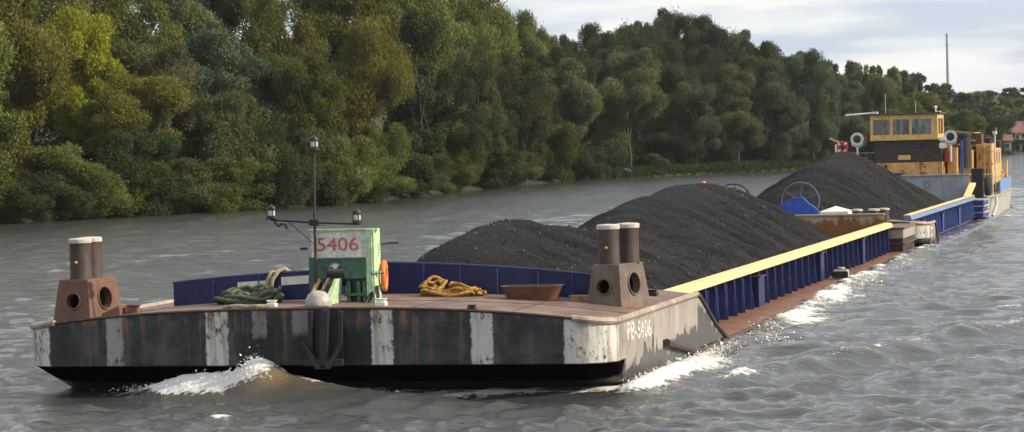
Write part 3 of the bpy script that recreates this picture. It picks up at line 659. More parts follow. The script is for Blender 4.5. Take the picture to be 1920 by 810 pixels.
for k_, (px, top, wd, bk) in enumerate([(890, 62, 130, 20), (950, 60, 130, 24), (1010, 72, 120, 24), (1060, 90, 110, 20), (1100, 104, 100, 20)]):
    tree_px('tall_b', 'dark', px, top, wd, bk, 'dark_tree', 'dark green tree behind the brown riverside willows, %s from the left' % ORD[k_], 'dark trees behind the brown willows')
for k_, (px, top, wd, bk, lf, kd) in enumerate([(1075, 66, 100, 55, 'far', 'willow_c'), (1118, 44, 110, 60, 'far', 'willow_b'), (1150, 60, 120, 50, 'far', 'willow_a'), (1175, 40, 110, 58, 'far', 'willow_c'), (1215, 44, 120, 50, 'far', 'willow_a'), (1240, 34, 120, 62, 'far', 'willow_b'), (1280, 16, 130, 60, 'far', 'willow_c'),
  (1318, 28, 130, 58, 'far', 'willow_b'), (1345, 48, 130, 50, 'far', 'willow_a'), (1375, 56, 120, 58, 'far', 'willow_c'), (1410, 74, 120, 50, 'far', 'willow_a'), (1440, 86, 110, 50, 'far', 'willow_b'), (1475, 98, 110, 44, 'far', 'willow_c'),
  (1140, 92, 110, 40, 'far', 'willow_b'), (1185, 88, 120, 38, 'far', 'willow_c'), (1255, 75, 130, 40, 'far', 'willow_b'), (1330, 85, 130, 40, 'far', 'willow_c'), (1400, 108, 120, 34, 'far', 'willow_b')]):
    tree_px(kd, lf, px, top, wd, bk, 'hilltop_tree', ('green tree topping the rounded hill behind the willows, %s from the left' % ORD[k_]) if k_ < 13 else 'green tree just below the rounded hilltop, %s from the left' % ORD[k_-13], 'trees on the rounded hilltop')
for px, top, wd, bk, lb in [(1200, 95, 90, 26, 'left'), (1235, 72, 90, 28, 'middle'), (1275, 120, 90, 24, 'right')]:
    tree_px('tall_b', 'dark', px, top, wd, bk, 'dark_tree', 'very dark tree below the rounded hilltop, %s one of three' % lb, 'very dark trees below the hilltop')
GW = 'low bushes hanging over the shaded waterline'
for i_, px in enumerate(range(-130, 1090, 58)):
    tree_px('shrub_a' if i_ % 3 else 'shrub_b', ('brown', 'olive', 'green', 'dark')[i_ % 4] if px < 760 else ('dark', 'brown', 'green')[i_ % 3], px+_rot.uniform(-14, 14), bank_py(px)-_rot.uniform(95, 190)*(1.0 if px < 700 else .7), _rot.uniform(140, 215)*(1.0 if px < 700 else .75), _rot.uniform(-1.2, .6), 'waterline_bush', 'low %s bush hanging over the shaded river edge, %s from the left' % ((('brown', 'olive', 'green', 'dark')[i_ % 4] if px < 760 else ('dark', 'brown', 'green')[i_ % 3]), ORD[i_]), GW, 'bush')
# understorey that closes the view between trunks, then the far woods
G2 = 'shaded undergrowth between the riverside trees'
for px in list(range(-200, 1060, 62)):
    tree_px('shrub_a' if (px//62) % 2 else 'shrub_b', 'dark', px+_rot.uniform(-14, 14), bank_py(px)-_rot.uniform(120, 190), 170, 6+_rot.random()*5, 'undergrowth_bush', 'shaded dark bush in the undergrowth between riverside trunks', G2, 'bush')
for px in range(1060, 1900, 34):
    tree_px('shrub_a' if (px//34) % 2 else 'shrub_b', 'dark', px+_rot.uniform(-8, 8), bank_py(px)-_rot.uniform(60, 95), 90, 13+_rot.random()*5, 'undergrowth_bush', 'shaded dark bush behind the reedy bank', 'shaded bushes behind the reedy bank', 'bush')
def sky_py(px): return float(np.interp(px, [1440, 1530, 1590, 1640, 1700, 1750, 1800, 1850, 1880, 1920, 2100], [100, 112, 108, 116, 126, 146, 168, 166, 172, 158, 150]))
for row, (bk, dy) in enumerate(((110, 0), (85, 22), (55, 48), (28, 74))):
    for px in range(1540 if row < 2 else 1600, 2080, 26):
        p = px+_rot.uniform(-10, 10)
        if row == 3 and p > 1840: continue
        tree_px('far_a' if _rot.random() < .5 else 'far_b', 'far' if _rot.random() < .8 else 'olive', p, sky_py(p)+dy+_rot.uniform(0, 9), _rot.uniform(40, 62), bk*(1+.25*(p > 1830))+_rot.uniform(-8, 8), 'distant_tree', 'distant hazy tree in the wood on the far hill', 'trees of the far hillside wood')

# reeds and grass along the far clearing, driftwood, tarpaulin
def reeds():
    w = np.random.default_rng(17); V = []; 
    for px in np.concatenate([w.normal(1150, 45, 900), w.normal(1330, 60, 900), w.normal(1420, 40, 600), w.uniform(1085, 1480, 500), w.uniform(1480, 1900, 700), w.uniform(-100, 1085, 60)]):
        r, u = _br(px); r += abs(w.normal(0, 2.6))+.2; x, y = CAM[0]+u[0]*r, CAM[1]+u[1]*r; V.append((x, y))
    V = np.array(V); z = ground(V[:, 0], V[:, 1]); n = len(V); k = 5
    X = np.repeat(V, k, 0)+w.normal(0, .22, (n*k, 2)); Z = np.repeat(z, k); h = .2+.65*w.random(n*k)**1.6; a = w.random(n*k)*6.28; wd = .06+.05*w.random(n*k)
    sx, sy = np.cos(a)*wd, np.sin(a)*wd; lx, ly = w.normal(0, .25, n*k), w.normal(0, .25, n*k)
    v = np.stack([np.stack([X[:, 0]-sx, X[:, 1]-sy, Z-.1], 1), np.stack([X[:, 0]+sx, X[:, 1]+sy, Z-.1], 1), np.stack([X[:, 0]+lx, X[:, 1]+ly, Z+h], 1)], 1)
    me = bpy.data.meshes.new('reeds'); me.from_pydata(v.reshape(-1, 3).tolist(), [], np.arange(n*k*3).reshape(-1, 3).tolist()); me.materials.append(LEAF_REED)
    o = bpy.data.objects.new('bank_grass', me); col.objects.link(o); o['kind'] = 'stuff'; o['label'] = 'green reeds and grass along the water edge of the far bank'
_cache = {}
def _br(px):
    k = int(px//20); 
    if k not in _cache: _cache[k] = bank_range(k*20+10)
    r0, u0 = _cache[k]; d = ray(px, 300); u = np.array([d[0], d[1]])/math.hypot(d[0], d[1]); return r0, u
LEAF_REED = leaf_mat('reed_leaves', (0.032, 0.052, 0.014), (0.072, 0.10, 0.032), .3)
reeds()
def on_bank(px, back): r, u = bank_range(px); r += back; return CAM[0]+u[0]*r, CAM[1]+u[1]*r
x, y = on_bank(1172, 2.0); z = float(ground(x, y)); mb = MB()
gx = np.linspace(-1.1, 1.1, 12); gy = np.linspace(-.7, .7, 8); TS = .62; GX, GY = np.meshgrid(gx, gy)
GZ = .55*np.clip(1-(GX/1.15)**2, 0, 1)*np.clip(1-(np.abs(GY)/.75)**3, 0, 1)+fbm(GX*2.3+9, GY*2.3, 3, 3)*.3
o = grid_mesh('blue_tarpaulin', GX*TS+x, GY*TS+y, GZ*TS+z+.25, M['tarp_blue']); tag(o, 'small blue tarpaulin in the grass below the bare trunk', 'tarpaulin')
for px0, px1, lb in ((215, 325, 'grey fallen branch lying in the water below the brown bush'), (0, 70, 'pale bare branch reaching into the water at the far left')):
    x0, y0 = on_bank(px0, .3); x1, y1 = on_bank(px1, -1.2); mb = MB(); P0 = Vector((x0, y0, .75)); P1 = Vector((x1, y1, .18))
    mb.tube([P0, P0.lerp(P1, .35)+Vector((0, 0, .1)), P0.lerp(P1, .7), P1], [.13, .11, .08, .04], 6)
    for f, dx, dz in ((.3, .7, .5), (.55, -.4, .55), (.75, .6, .35)): q = P0.lerp(P1, f); mb.tube([q, q+Vector((dx, -.5, dz))], [.05, .015], 5)
    tag(mb.build('fallen_branch', 'driftwood', None, True), lb, 'branch')

# far houses and the tall chimney
def house(px, back, w_, d_, h_, rh, wall, label, rot):
    x, y = on_bank(px, back); z = float(ground(x, y))-.1; root = thing('house', label, 'house', (x, y, z))
    T = Matrix.Translation((x, y, z)) @ Matrix.Rotation(rot, 4, 'Z')
    def tf(mb): mb.v = [tuple(T @ Vector(v)) for v in mb.v]; return mb
    mb = MB(); mb.box(-w_/2, w_/2, -d_/2, d_/2, 0, h_); mb.add([(-w_/2, -d_/2, h_), (-w_/2, d_/2, h_), (-w_/2, 0, h_+rh), (w_/2, -d_/2, h_), (w_/2, d_/2, h_), (w_/2, 0, h_+rh)], [(0, 1, 2), (3, 5, 4)])
    tf(mb).build('wall', wall, root)
    mb = MB()
    for s in (-1, 1): mb.hexa([(-w_/2-.3, s*d_/2*1.08, h_-.12*rh), (w_/2+.3, s*d_/2*1.08, h_-.12*rh), (w_/2+.3, 0, h_+rh), (-w_/2-.3, 0, h_+rh)], [(-w_/2-.3, s*d_/2*1.08, h_-.12*rh+.2), (w_/2+.3, s*d_/2*1.08, h_-.12*rh+.2), (w_/2+.3, 0, h_+rh+.2), (-w_/2-.3, 0, h_+rh+.2)])
    rf = tf(mb).build('roof', 'roof_tile', root)
    mb = MB(); mb.box(w_*.2, w_*.2+.4, -.25, .25, h_+rh*.5, h_+rh+.5); tf(mb).build('chimney', 'render_cream', rf)
    for i in range(3):
        cx = -w_*.33+i*w_*.33
        for zz_ in ((.28, .62) if h_ > 2 else (.4,)):
            mb = MB(); mb.box(cx-.35, cx+.35, -d_/2-.06, -d_/2+.02, h_*zz_, h_*zz_+.7); wn_ = tf(mb).build('window', 'white', root)
            mb = MB(); mb.box(cx-.28, cx+.28, -d_/2-.09, -d_/2-.03, h_*zz_+.06, h_*zz_+.64); tf(mb).build('pane', 'dark_glass', wn_)
for i_, (px, top, bk) in enumerate(((1858, 246, 10), (1868, 262, 5), (1893, 268, 4), (1906, 258, 7), (1925, 266, 3))): tree_px('shrub_b', 'far', px, top, 22, bk, 'garden_bush', 'dark bush in front of the far houses, %s from the left' % ORD[i_], 'bushes in front of the far houses', 'bush')
house(1886, 22, 4.2, 4, 2.6, 1.5, 'render_pink', 'pink house with red roof among trees on the far right bank', R(18))
house(1926, 30, 5.5, 4, 2.6, 1.5, 'render_pink', 'rightmost red roofed house cut by the picture edge', R(-10))
house(1872, 9, 3.6, 3, 1.6, .8, 'render_cream', 'low cream outbuilding in front of the pink house', R(10))
b0 = at(1777.5, 165, Y=760); t0 = at(1775, 62, Y=760); mb = MB(); g0 = float(ground(b0[0], b0[1])) if False else b0[2]-16
mb.lathe([(.6, g0), (.45, b0[2]), (.30, t0[2]-1), (.36, t0[2]-1), (.36, t0[2]-.6), (.2, t0[2])], (b0[0], b0[1], 0), 14)
root = thing('factory_chimney', 'tall thin grey chimney rising behind the far wooded hill', 'chimney', (b0[0], b0[1], g0)); mb.build('shaft', 'chimney', root, True)
mb = MB(); mb.torus((b0[0], b0[1], b0[2]+(t0[2]-b0[2])*.78), 0.5, .1, 'Z', 14, 5); mb.build('platform', 'grey', root, True)

# ------------------------------------------------------------------ barges
def camber(x, zs, c): return zs+c*(1-abs(x/4.5)**2.6)
def bow_outline(L, n=28, r=.55, seg=7):
    pts = [(-4.5, L), (-4.5, L*.66), (-4.5, L*.33)]
    for k in range(seg+1): a = math.pi+math.pi/2*k/seg; pts.append((-4.5+r+r*math.cos(a), r+r*math.sin(a)*1.0))
    xs = np.linspace(-4.5+r, 4.5-r, n+1)[1:-1]; pts += [(x, 0.0) for x in xs]
    for k in range(seg+1): a = 1.5*math.pi+math.pi/2*k/seg; pts.append((4.5-r+r*math.cos(a), r+r*math.sin(a)))
    return pts+[(4.5, L*.33), (4.5, L*.66), (4.5, L)]
def add_local(mb, name, mats, root, *a, **k):
    """a part modelled in the barge's own axes (bow at y = 0)"""
    o = mb.build(name, mats, None, *a, **k); o.parent = root; return o
def bollard_pair(root, x, y, z, w, L, h, ph, pr, mat_base, mat_post, yaw, side, label=None):
    T = Matrix.Translation((x, y, z)) @ Matrix.Rotation(yaw, 4, 'Z')
    mb = MB(); k = .76
    mb.hexa([(-w/2, -L/2, -.06), (w/2, -L/2, -.06), (w/2, L/2, -.06), (-w/2, L/2, -.06)], [(-w/2*k, -L/2*.82, h), (w/2*k, -L/2*.82, h), (w/2*k, L/2*.82, h), (-w/2*k, L/2*.82, h)])
    mb.v = [tuple(T @ Vector(v)) for v in mb.v]
    b = add_local(mb, 'bollard_base', mat_base, root, bevel=.012)
    if label: b['label'] = label
    # round lead holes bored into the base, each with a raised lip
    for face in ('front', 'side'):
        if face == 'front': c = Vector((-.02*side, -L/2*.93-.002, h*.46)); ax, ay, ra, rb = Vector((1, 0, 0)), Vector((0, .18*L/2/h, 1)).normalized(), .115, .115
        else: c = Vector((w/2*.885+.002, 0, h*.5)); ax, ay, ra, rb = Vector((0, 1, 0)), Vector((-.24*w/2/h, 0, 1)).normalized(), .2, .17
        nn_ = ax.cross(ay); nn_ = nn_ if (nn_.y < -.5 or nn_.x > .5) else -nn_
        ring = [c+ax*ra*math.cos(a)+ay*rb*math.sin(a) for a in np.linspace(0, 2*math.pi, 24, endpoint=False)]
        cut = MB(); k_ = 24; cut.add([T @ (p+nn_*.1) for p in ring]+[T @ (p-nn_*.2) for p in ring], [tuple(range(k_)), tuple(range(k_, 2*k_))[::-1]]+[(i, (i+1) % k_, k_+(i+1) % k_, k_+i) for i in range(k_)])
        co = cut.build('cutter', mat_base); bo = b.modifiers.new('hole', 'BOOLEAN'); bo.object = co; bo.operation = 'DIFFERENCE'; bo.solver = 'EXACT'
        dg = bpy.context.evaluated_depsgraph_get(); me_ = bpy.data.meshes.new_from_object(b.evaluated_get(dg)); b.modifiers.clear(); b.data = me_; bpy.data.objects.remove(co)
        disc = MB(); disc.add([T @ (p-nn_*.12) for p in ring], [tuple(range(k_))]); d_ = disc.build('lead_hole_shade', 'hole_shade', None); d_.parent = b  # black disc set in the bore, its colour painting the hole's inner shade
        lip = MB(); lip.tube([T @ (c+ax*(ra+.005)*math.cos(a)+ay*(rb+.005)*math.sin(a)+nn_*.004) for a in np.linspace(0, 2*math.pi, 24, endpoint=False)], .013, 6, True); lo = lip.build('hole_lip', mat_base, None, True); lo.parent = b
    for s in (-1, 1):
        c = T @ Vector((s*.05*side+.02*side, s*L*.235, h)); mb = MB()
        mb.lathe([(pr*1.04, -.02), (pr*1.04, .03), (pr, .05), (pr, ph-.07)], c, 24)
        p = mb.build('bollard_post', mat_post, None, True); p.parent = b
        mb = MB(); mb.lathe([(pr*1.07, ph-.07), (pr*1.09, ph-.05), (pr*1.09, ph-.012), (pr*1.0, ph), (pr*.3, ph+.008)], c, 24)
        q = mb.build('post_cap', 'cap', None, True); q.parent = b
        if s < 0:
            mb = MB(); mb.lathe([(.022, 0), (.022, -.02), (.008, -.03)], c+Vector((0, -pr-.0, ph*.42)), 10, 'Y'); q = mb.build('lug', 'ochre', None, True); q.parent = b
    return b
def build_barge(root, L, Lf, zs, cm, wedge, hold0, hold1, rib_step, bm, coam, railm, brackets, bulk, first):
    W = 4.5; out = bow_outline(Lf)
    # bow shell: raked bottom, upright plating, top edge following the camber
    rings = []
    zc = .44*zs
    for lev in range(5):
        ring = []
        for (x, y) in out:
            zt = camber(x, zs, cm)
            if lev == 0: yy, z = y+3.4*max(0, 1-y/3.4), -.9
            elif lev == 1: yy, z = y+1.25*max(0, 1-y/2.2)**1, .02
            elif lev == 2: yy, z = y, zc
            elif lev == 3: yy, z = y-.0, zc+.55*(zt-zc)
            else: yy, z = y, zt
            xx = x if lev >= 2 else x*(1-.03*(2-lev)*max(0, 1-y/2.2))
            ring.append((xx, yy, z))
        rings.append(ring)
    n = len(out); vs = [p for r in rings for p in r]
    fs = [(l*n+k, l*n+k+1, (l+1)*n+k+1, (l+1)*n+k) for l in range(4) for k in range(n-1)]
    mb = MB(); mb.add(vs, fs)
    for s in (-1, 1):                                             # side plates that slope down behind the bow
        x0, x1 = sorted((s*W, s*(W-.07)))
        mb.hexa([(x0, Lf, -.6), (x1, Lf, -.6), (x1, Lf+wedge, -.6), (x0, Lf+wedge, -.6)], [(x0, Lf, zs-.03), (x1, Lf, zs-.03), (x1, Lf+wedge, .02), (x0, Lf+wedge, .02)])
    mb.box(-W+.08, W-.08, Lf-.06, Lf, -.6, zs-.02)
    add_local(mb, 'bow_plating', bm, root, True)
    mb = MB(); xs = np.linspace(-1, 1, 25)
    def half(y):                                                  # half width of the deck at y
        return W if y >= .55 else W-.55+math.sqrt(max(0, .55**2-(.55-y)**2))
    ys = [0, .02, .08, .18, .32, .55]+list(np.linspace(.55, Lf, 8)[1:]); nv = len(xs)
    mb.add([(a*half(y)*.999, y+.002, camber(a*half(y), zs, cm)-.012) for y in ys for a in xs], [(j*nv+i, j*nv+i+1, (j+1)*nv+i+1, (j+1)*nv+i) for j in range(len(ys)-1) for i in range(nv-1)])
    add_local(mb, 'bow_deck', 'rust_deck', root, True)
    edge = [(x, y, camber(x, zs, cm)) for (x, y) in out]
    for s in (-1, 1):
        mb = MB(); mb.tube([(x, y, z-.01) for x, y, z in edge if s*x > 3.8 or y > .01 and s*x > 0], .05, 8); add_local(mb, 'rim', 'rim_paint', root, True)
    mb = MB(); mb.tube([(x, y, z-.012) for x, y, z in edge if abs(x) < 4.0 and y < .1], .022, 6); add_local(mb, 'front_edge', 'rust_dark', root, True)
    for s in (-1, 1):
        mb = MB(); mb.tube([(s*W, Lf-.05, zs), (s*W, Lf+.25, zs-.06), (s*W, Lf+wedge*.55, zs*.42), (s*W, Lf+wedge, .05)], .045, 8); add_local(mb, 'edge_pipe', 'rust_dark', root, True)
    # long low hull
    mb = MB(); mb.box(-W+.004, W-.004, Lf-.1, L, -.7, .1 if first else .02); add_local(mb, 'hull', 'rust_dark', root)
    dk = .1 if first else .02
    for s in (-1, 1):
        mb = MB(); mb.box(*sorted((s*3.6, s*W)), Lf+.01, L, dk, dk+.018); add_local(mb, 'side_deck', 'rust_side', root)
    for s in (-1, 1):
        mb = MB(); mb.tube([(s*W, Lf+wedge*.8, .06), (s*W, L, .06)], .04, 6); add_local(mb, 'rubbing_strip', 'rust_dark', root, True)
    # coamings
    for s in (-1, 1):
        mb = MB(); mb.box(*sorted((s*3.62, s*3.66)), hold0, hold1, .035, .88); add_local(mb, 'coaming', coam, root)
        mb = MB(); a, b = (3.60, 3.86)
        if s > 0: mb.hexa([(a, hold0-.05, .86), (b, hold0-.05, .86), (b, hold1+.1, .84), (a, hold1+.1, .84)], [(a, hold0-.05, 1.0), (b-.04, hold0-.05, .985), (b-.04, hold1+.1, .965), (a, hold1+.1, .98)])
        else: mb.hexa([(-b, hold0-.05, .86), (-a, hold0-.05, .86), (-a, hold1+.1, .84), (-b, hold1+.1, .84)], [(-b+.04, hold0-.05, .985), (-a, hold0-.05, 1.0), (-a, hold1+.1, .98), (-b+.04, hold1+.1, .965)])
        if first: add_local(mb, 'rail', railm, root, bevel=.015)
        else:
            add_local(mb, 'rail', 'blue_pale', root, bevel=.015)
            mb = MB(); mb.box(*sorted((s*3.60, s*3.8)), hold0-.05, hold1+.1, 1.0, 1.03); add_local(mb, 'rail_top', railm, root)
    yy = hold0+.35; me = None; k = 0
    while yy < hold1-.2:
        if me is None:
            mb = MB(); mb.hexa([(0, -.008, .115), (.17, -.008, .115), (.17, .008, .115), (0, .008, .115)], [(0, -.008, .85), (.11, -.008, .85), (.11, .008, .85), (0, .008, .85)])
            mb.box(.10, .115, -.03, .03, .12, .84)
            o = add_local(mb, 'stiffener', 'blue_edge' if first else 'blue_pale', root); me = o.data
        else:
            o = bpy.data.objects.new('stiffener', me); col.objects.link(o); o.parent = root
        o.location = (3.662, yy, 0); yy += rib_step*(1.0 if k % 7 else .9); k += 1
    for (y, w, hgt) in brackets:
        mb = MB(); mb.box(3.661, 3.84, y-w/2, y+w/2, .116, hgt); add_local(mb, 'coaming_bracket', coam, root, bevel=.01)
        mb = MB(); mb.box(3.70, 3.875, y-w/2-.02, y+w/2+.02, hgt, hgt+.03); add_local(mb, 'bracket_top', 'rust_dark', root)
    # ends of the hold
    mb = MB(); mb.box(-3.6, 3.6, hold0-.04, hold0, .1, .86); add_local(mb, 'hold_front_wall', coam, root)
    mb = MB(); mb.box(-3.6, 3.61, hold1-.05, hold1, .1, bulk[0]); add_local(mb, 'hold_rear_wall', bulk[1], root)
    mb = MB(); mb.box(-3.64, 3.64, hold1-.09, hold1+.06, bulk[0]+.001, bulk[0]+.06); add_local(mb, 'rear_wall_cap', bulk[2], root, bevel=.01)
    # raised stern block with a stepped side
    zt = .78
    mb = MB(); mb.box(-4.12, 4.12, hold1+.15, L-.06, .119, .5); add_local(mb, 'stern_lower_side', 'brown_black' if first else 'blue_bright', root)
    mb = MB(); mb.box(-4.15, 4.15, hold1+.12, L-.03, .5, zt); add_local(mb, 'stern_block', 'cream_rust' if first else 'blue_bright', root, bevel=.02)
    mb = MB(); mb.box(-4.18, 4.18, hold1+.09, L, zt+.001, zt+.05); add_local(mb, 'stern_deck', 'rust_deck' if first else 'grey', root)
    mb = MB()
    for z in ((.34,) if first else (.3, .56)): mb.box(-4.19, 4.19, hold1+.10, L-.02, z, z+.035)
    add_local(mb, 'stern_strip', 'rust' if first else 'yellow', root)

M['rim_paint'] = paint('worn_rim_paint', (0.34, 0.27, 0.22), 0.45, 0.55, (0.22, 0.10, 0.05), var=0.3, scale=3)
M['cream_rust'] = paint('dull_cream_paint', (0.33, 0.29, 0.23), 0.25, 0.6, var=0.15, scale=4)
M['blue_edge'] = paint('worn_blue_edge', (0.04, 0.055, 0.17), 0.1, 0.45, (0.2, 0.18, 0.2), var=0.35, scale=4)

B1 = thing('coal_barge', 'leading rusty coal barge with blue coaming, yellow rail and striped square bow', 'barge', (0, 0, 0))
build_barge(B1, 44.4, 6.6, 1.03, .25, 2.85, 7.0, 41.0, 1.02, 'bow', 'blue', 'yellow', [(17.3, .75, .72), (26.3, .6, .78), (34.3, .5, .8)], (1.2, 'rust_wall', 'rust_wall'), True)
bollard_pair(B1, -4.0, 1.36, 1.09, .66, 1.05, .60, .62, .165, 'rust', 'rust_dark', R(-6), -1, 'red brown bollard on the far corner of the bow')
bollard_pair(B1, 3.93, 3.2, 1.09, .60, 1.05, .62, .60, .165, 'bollard_base', 'rust_dark', R(-13), 1, 'grey brown bollard on the near corner of the bow')
# vertical weld seams and doubler plates of the front
for x in (-2.86, -.74, -.10, .80, 1.345, 2.82):
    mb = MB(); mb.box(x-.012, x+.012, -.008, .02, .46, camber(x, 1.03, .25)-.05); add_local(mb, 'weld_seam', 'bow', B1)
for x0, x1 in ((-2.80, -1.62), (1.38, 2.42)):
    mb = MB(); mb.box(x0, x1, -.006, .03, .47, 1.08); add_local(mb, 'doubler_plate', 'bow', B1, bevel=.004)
mb = MB(); mb.tube([(4.56, 3.7, .45), (4.57, 6.75, .04)], .06, 8); mb.bar((4.50, 3.7, .47), (4.50, 6.8, .05), .10, .05); add_local(mb, 'fender_bar', 'rust_dark', B1, True)
mw = Matrix.Translation((4.506, 1.06, .70)) @ Matrix(((0, 0, 1, 0), (1, 0, 0, 0), (0, 1, 0, 0), (0, 0, 0, 1))) @ Matrix.Rotation(R(-2.6), 4, 'Z')
lettering('hull_number', 'PB-5406', 'white_letter', .36, mw, B1, 1.42, .006)
DZ0 = lambda x: camber(x, 1.03, .25)-.012
# blue breakwater on the bow deck, panel by panel
def breakwater(xs_, y, hf):
    for a, b in zip(xs_[:-1], xs_[1:]):
        za, zb = camber(a, 1.03, .25)-.02, camber(b, 1.03, .25)-.02
        mb = MB(); mb.hexa([(a+.004, y, za), (b-.004, y, zb), (b-.004, y+.05, zb), (a+.004, y+.05, za)], [(a+.004, y, za+hf(a)), (b-.004, y, zb+hf(b)), (b-.004, y+.05, zb+hf(b)), (a+.004, y+.05, za+hf(a))])
        add_local(mb, 'breakwater_panel', 'blue', B1, bevel=.006)
        mb = MB(); mb.bar((b, y-.015, zb), (b, y-.015, zb+hf(b)-.03), .022, .03, (0, 1, 0)); add_local(mb, 'panel_rib', 'blue_edge', B1)
    mb = MB(); mb.tube([(x, y+.025, camber(x, 1.03, .25)-.035+hf(x)) for x in np.linspace(xs_[0], xs_[-1], 20)], .03, 8); add_local(mb, 'breakwater_rail', 'blue', B1, True)
breakwater([-2.98, -2.3, -1.55, -.6], 2.3, lambda x: .38+.03*(x+3))
breakwater([-.55, .15, .75, 1.35, 1.95, 2.6, 3.15, 3.6], 3.5, lambda x: .51-.035*max(0, x))
mb = MB(); mb.box(-.60, -.55, 2.35, 3.5, 1.24, 1.74); add_local(mb, 'breakwater_panel', 'blue', B1)
for a, b, dz in ((-1.90, -1.36, .17), (-1.18, -.74, .225)):
    z = camber((a+b)/2, 1.03, .25); sl_ = .012
    mb = MB(); mb.hexa([(a, 2.272, z+dz-sl_), (b, 2.272, z+dz+sl_), (b, 2.298, z+dz+sl_), (a, 2.298, z+dz-sl_)], [(a, 2.272, z+dz+.125-sl_), (b, 2.272, z+dz+.125+sl_), (b, 2.298, z+dz+.125+sl_), (a, 2.298, z+dz+.125-sl_)])
    o = add_local(mb, 'white_board', 'white', B1)
for x in (-3.0, -1.5, 1.5, 3.0):
    mb = MB(); mb.box(x-.012, x+.012, .35, 2.2, DZ0(x)-.002, DZ0(x)+.004); add_local(mb, 'deck_seam', 'rust_dark', B1)
for y in (1.75,):
    mb = MB()
    for xa, xb in zip(np.linspace(-4.4, 4.4, 17)[:-1], np.linspace(-4.4, 4.4, 17)[1:]): mb.bar((xa, y, DZ0(xa)+.001), (xb, y, DZ0(xb)+.001), .025, .008)
    add_local(mb, 'deck_seam', 'rust_dark', B1)
# small deck fittings along the bow edge
def fitting(x, y, w, d, h, mat, name='cleat'):
    z = camber(x, 1.03, .25)-.015; mb = MB(); mb.box(x-w/2, x+w/2, y-d/2, y+d/2, z, z+h*.55); mb.hexa([(x-w*.32, y-d*.32, z+h*.55), (x+w*.32, y-d*.32, z+h*.55), (x+w*.32, y+d*.32, z+h*.55), (x-w*.32, y+d*.32, z+h*.55)], [(x-w*.55, y-d*.4, z+h), (x+w*.55, y-d*.4, z+h), (x+w*.55, y+d*.4, z+h), (x-w*.55, y+d*.4, z+h)])
    add_local(mb, name, mat, B1, bevel=.008)
for f in ((-.74, .6, .14, .12, .1, 'white'), (.95, .6, .16, .14, .11, 'white'), (2.42, .25, .12, .12, .07, 'black'), (4.0, 5.3, .22, .2, .10, 'black'), (-3.05, .9, .16, .18, .13, 'rust')): fitting(*f)
mb = MB(); mb.hexa([(-3.55, .75, 1.08), (-3.2, .7, 1.10), (-3.2, 1.2, 1.10), (-3.55, 1.25, 1.08)], [(-3.53, .77, 1.18), (-3.22, .72, 1.30), (-3.22, 1.18, 1.30), (-3.53, 1.23, 1.18)]); add_local(mb, 'fairlead', 'rust', B1, bevel=.01)
# side bollard on the washed side deck, stern bollards
mb = MB(); mb.box(4.0, 4.34, 26.9, 27.3, .118, .34); mb.lathe([(.10, .34), (.10, .40)], (4.17, 27.1, 0), 12); add_local(mb, 'side_bollard', 'grey', B1, bevel=.02)
mb = MB(); mb.box(3.98, 4.36, 26.88, 26.895, .16, .30); add_local(mb, 'bollard_face', 'black', B1)
for x in (2.55, 3.05, 3.30, -2.55, -3.05):
    mb = MB(); y = 43.2 if abs(x) < 3.2 else 43.7; mb.lathe([(.17, .82), (.15, .86), (.15, 1.28)], (x, y, 0), 14); p = add_local(mb, 'stern_bollard', 'rust_dark', B1, True)
    mb = MB(); mb.lathe([(.175, 1.27), (.175, 1.32), (.1, 1.335)], (x, y, 0), 14); q = mb.build('post_cap', 'cap', None, True); q.parent = p
for x in (.08, .54):
    mb = MB(); mb.hexa([(x-.035, -.11, .46), (x+.035, -.11, .46), (x+.035, .01, .46), (x-.035, .01, .46)], [(x-.035, -.09, 1.235), (x+.035, -.09, 1.235), (x+.035, .01, 1.235), (x-.035, .01, 1.235)]); add_local(mb, 'anchor_slot_guide', 'black', B1, bevel=.01)
mb = MB(); mb.box(.118, .502, -.012, .0, .46, 1.25); add_local(mb, 'anchor_slot_back', 'black', B1)
an = thing('bow_anchor', 'black anchor hanging in the middle of the striped bow', 'anchor', (.31, -.15, .45))
mb = MB(); mb.bar((.34, -.14, 1.26), (.29, -.15, .46), .11, .09, (0, 1, 0)); mb.build('shank', 'black', an, bevel=.01)
mb = MB(); mb.bar((-.0, -.14, .50), (.60, -.14, .50), .12, .10); mb.build('crown_bar', 'black', an, bevel=.012)
for s in (-1, 1):
    mb = MB(); c = Vector((.30, -.16, .47)); mb.hexa([c+Vector((s*.06-.05, -.07, -.06)), c+Vector((s*.06+.05, -.07, -.06)), c+Vector((s*.06+.05, .07, -.06)), c+Vector((s*.06-.05, .07, -.06))],
            [c+Vector((s*.30-.02, -.05, .34)), c+Vector((s*.30+.02, -.05, .34)), c+Vector((s*.30+.02, .0, .34)), c+Vector((s*.30-.02, .0, .34))]); mb.build('fluke', 'black', an)

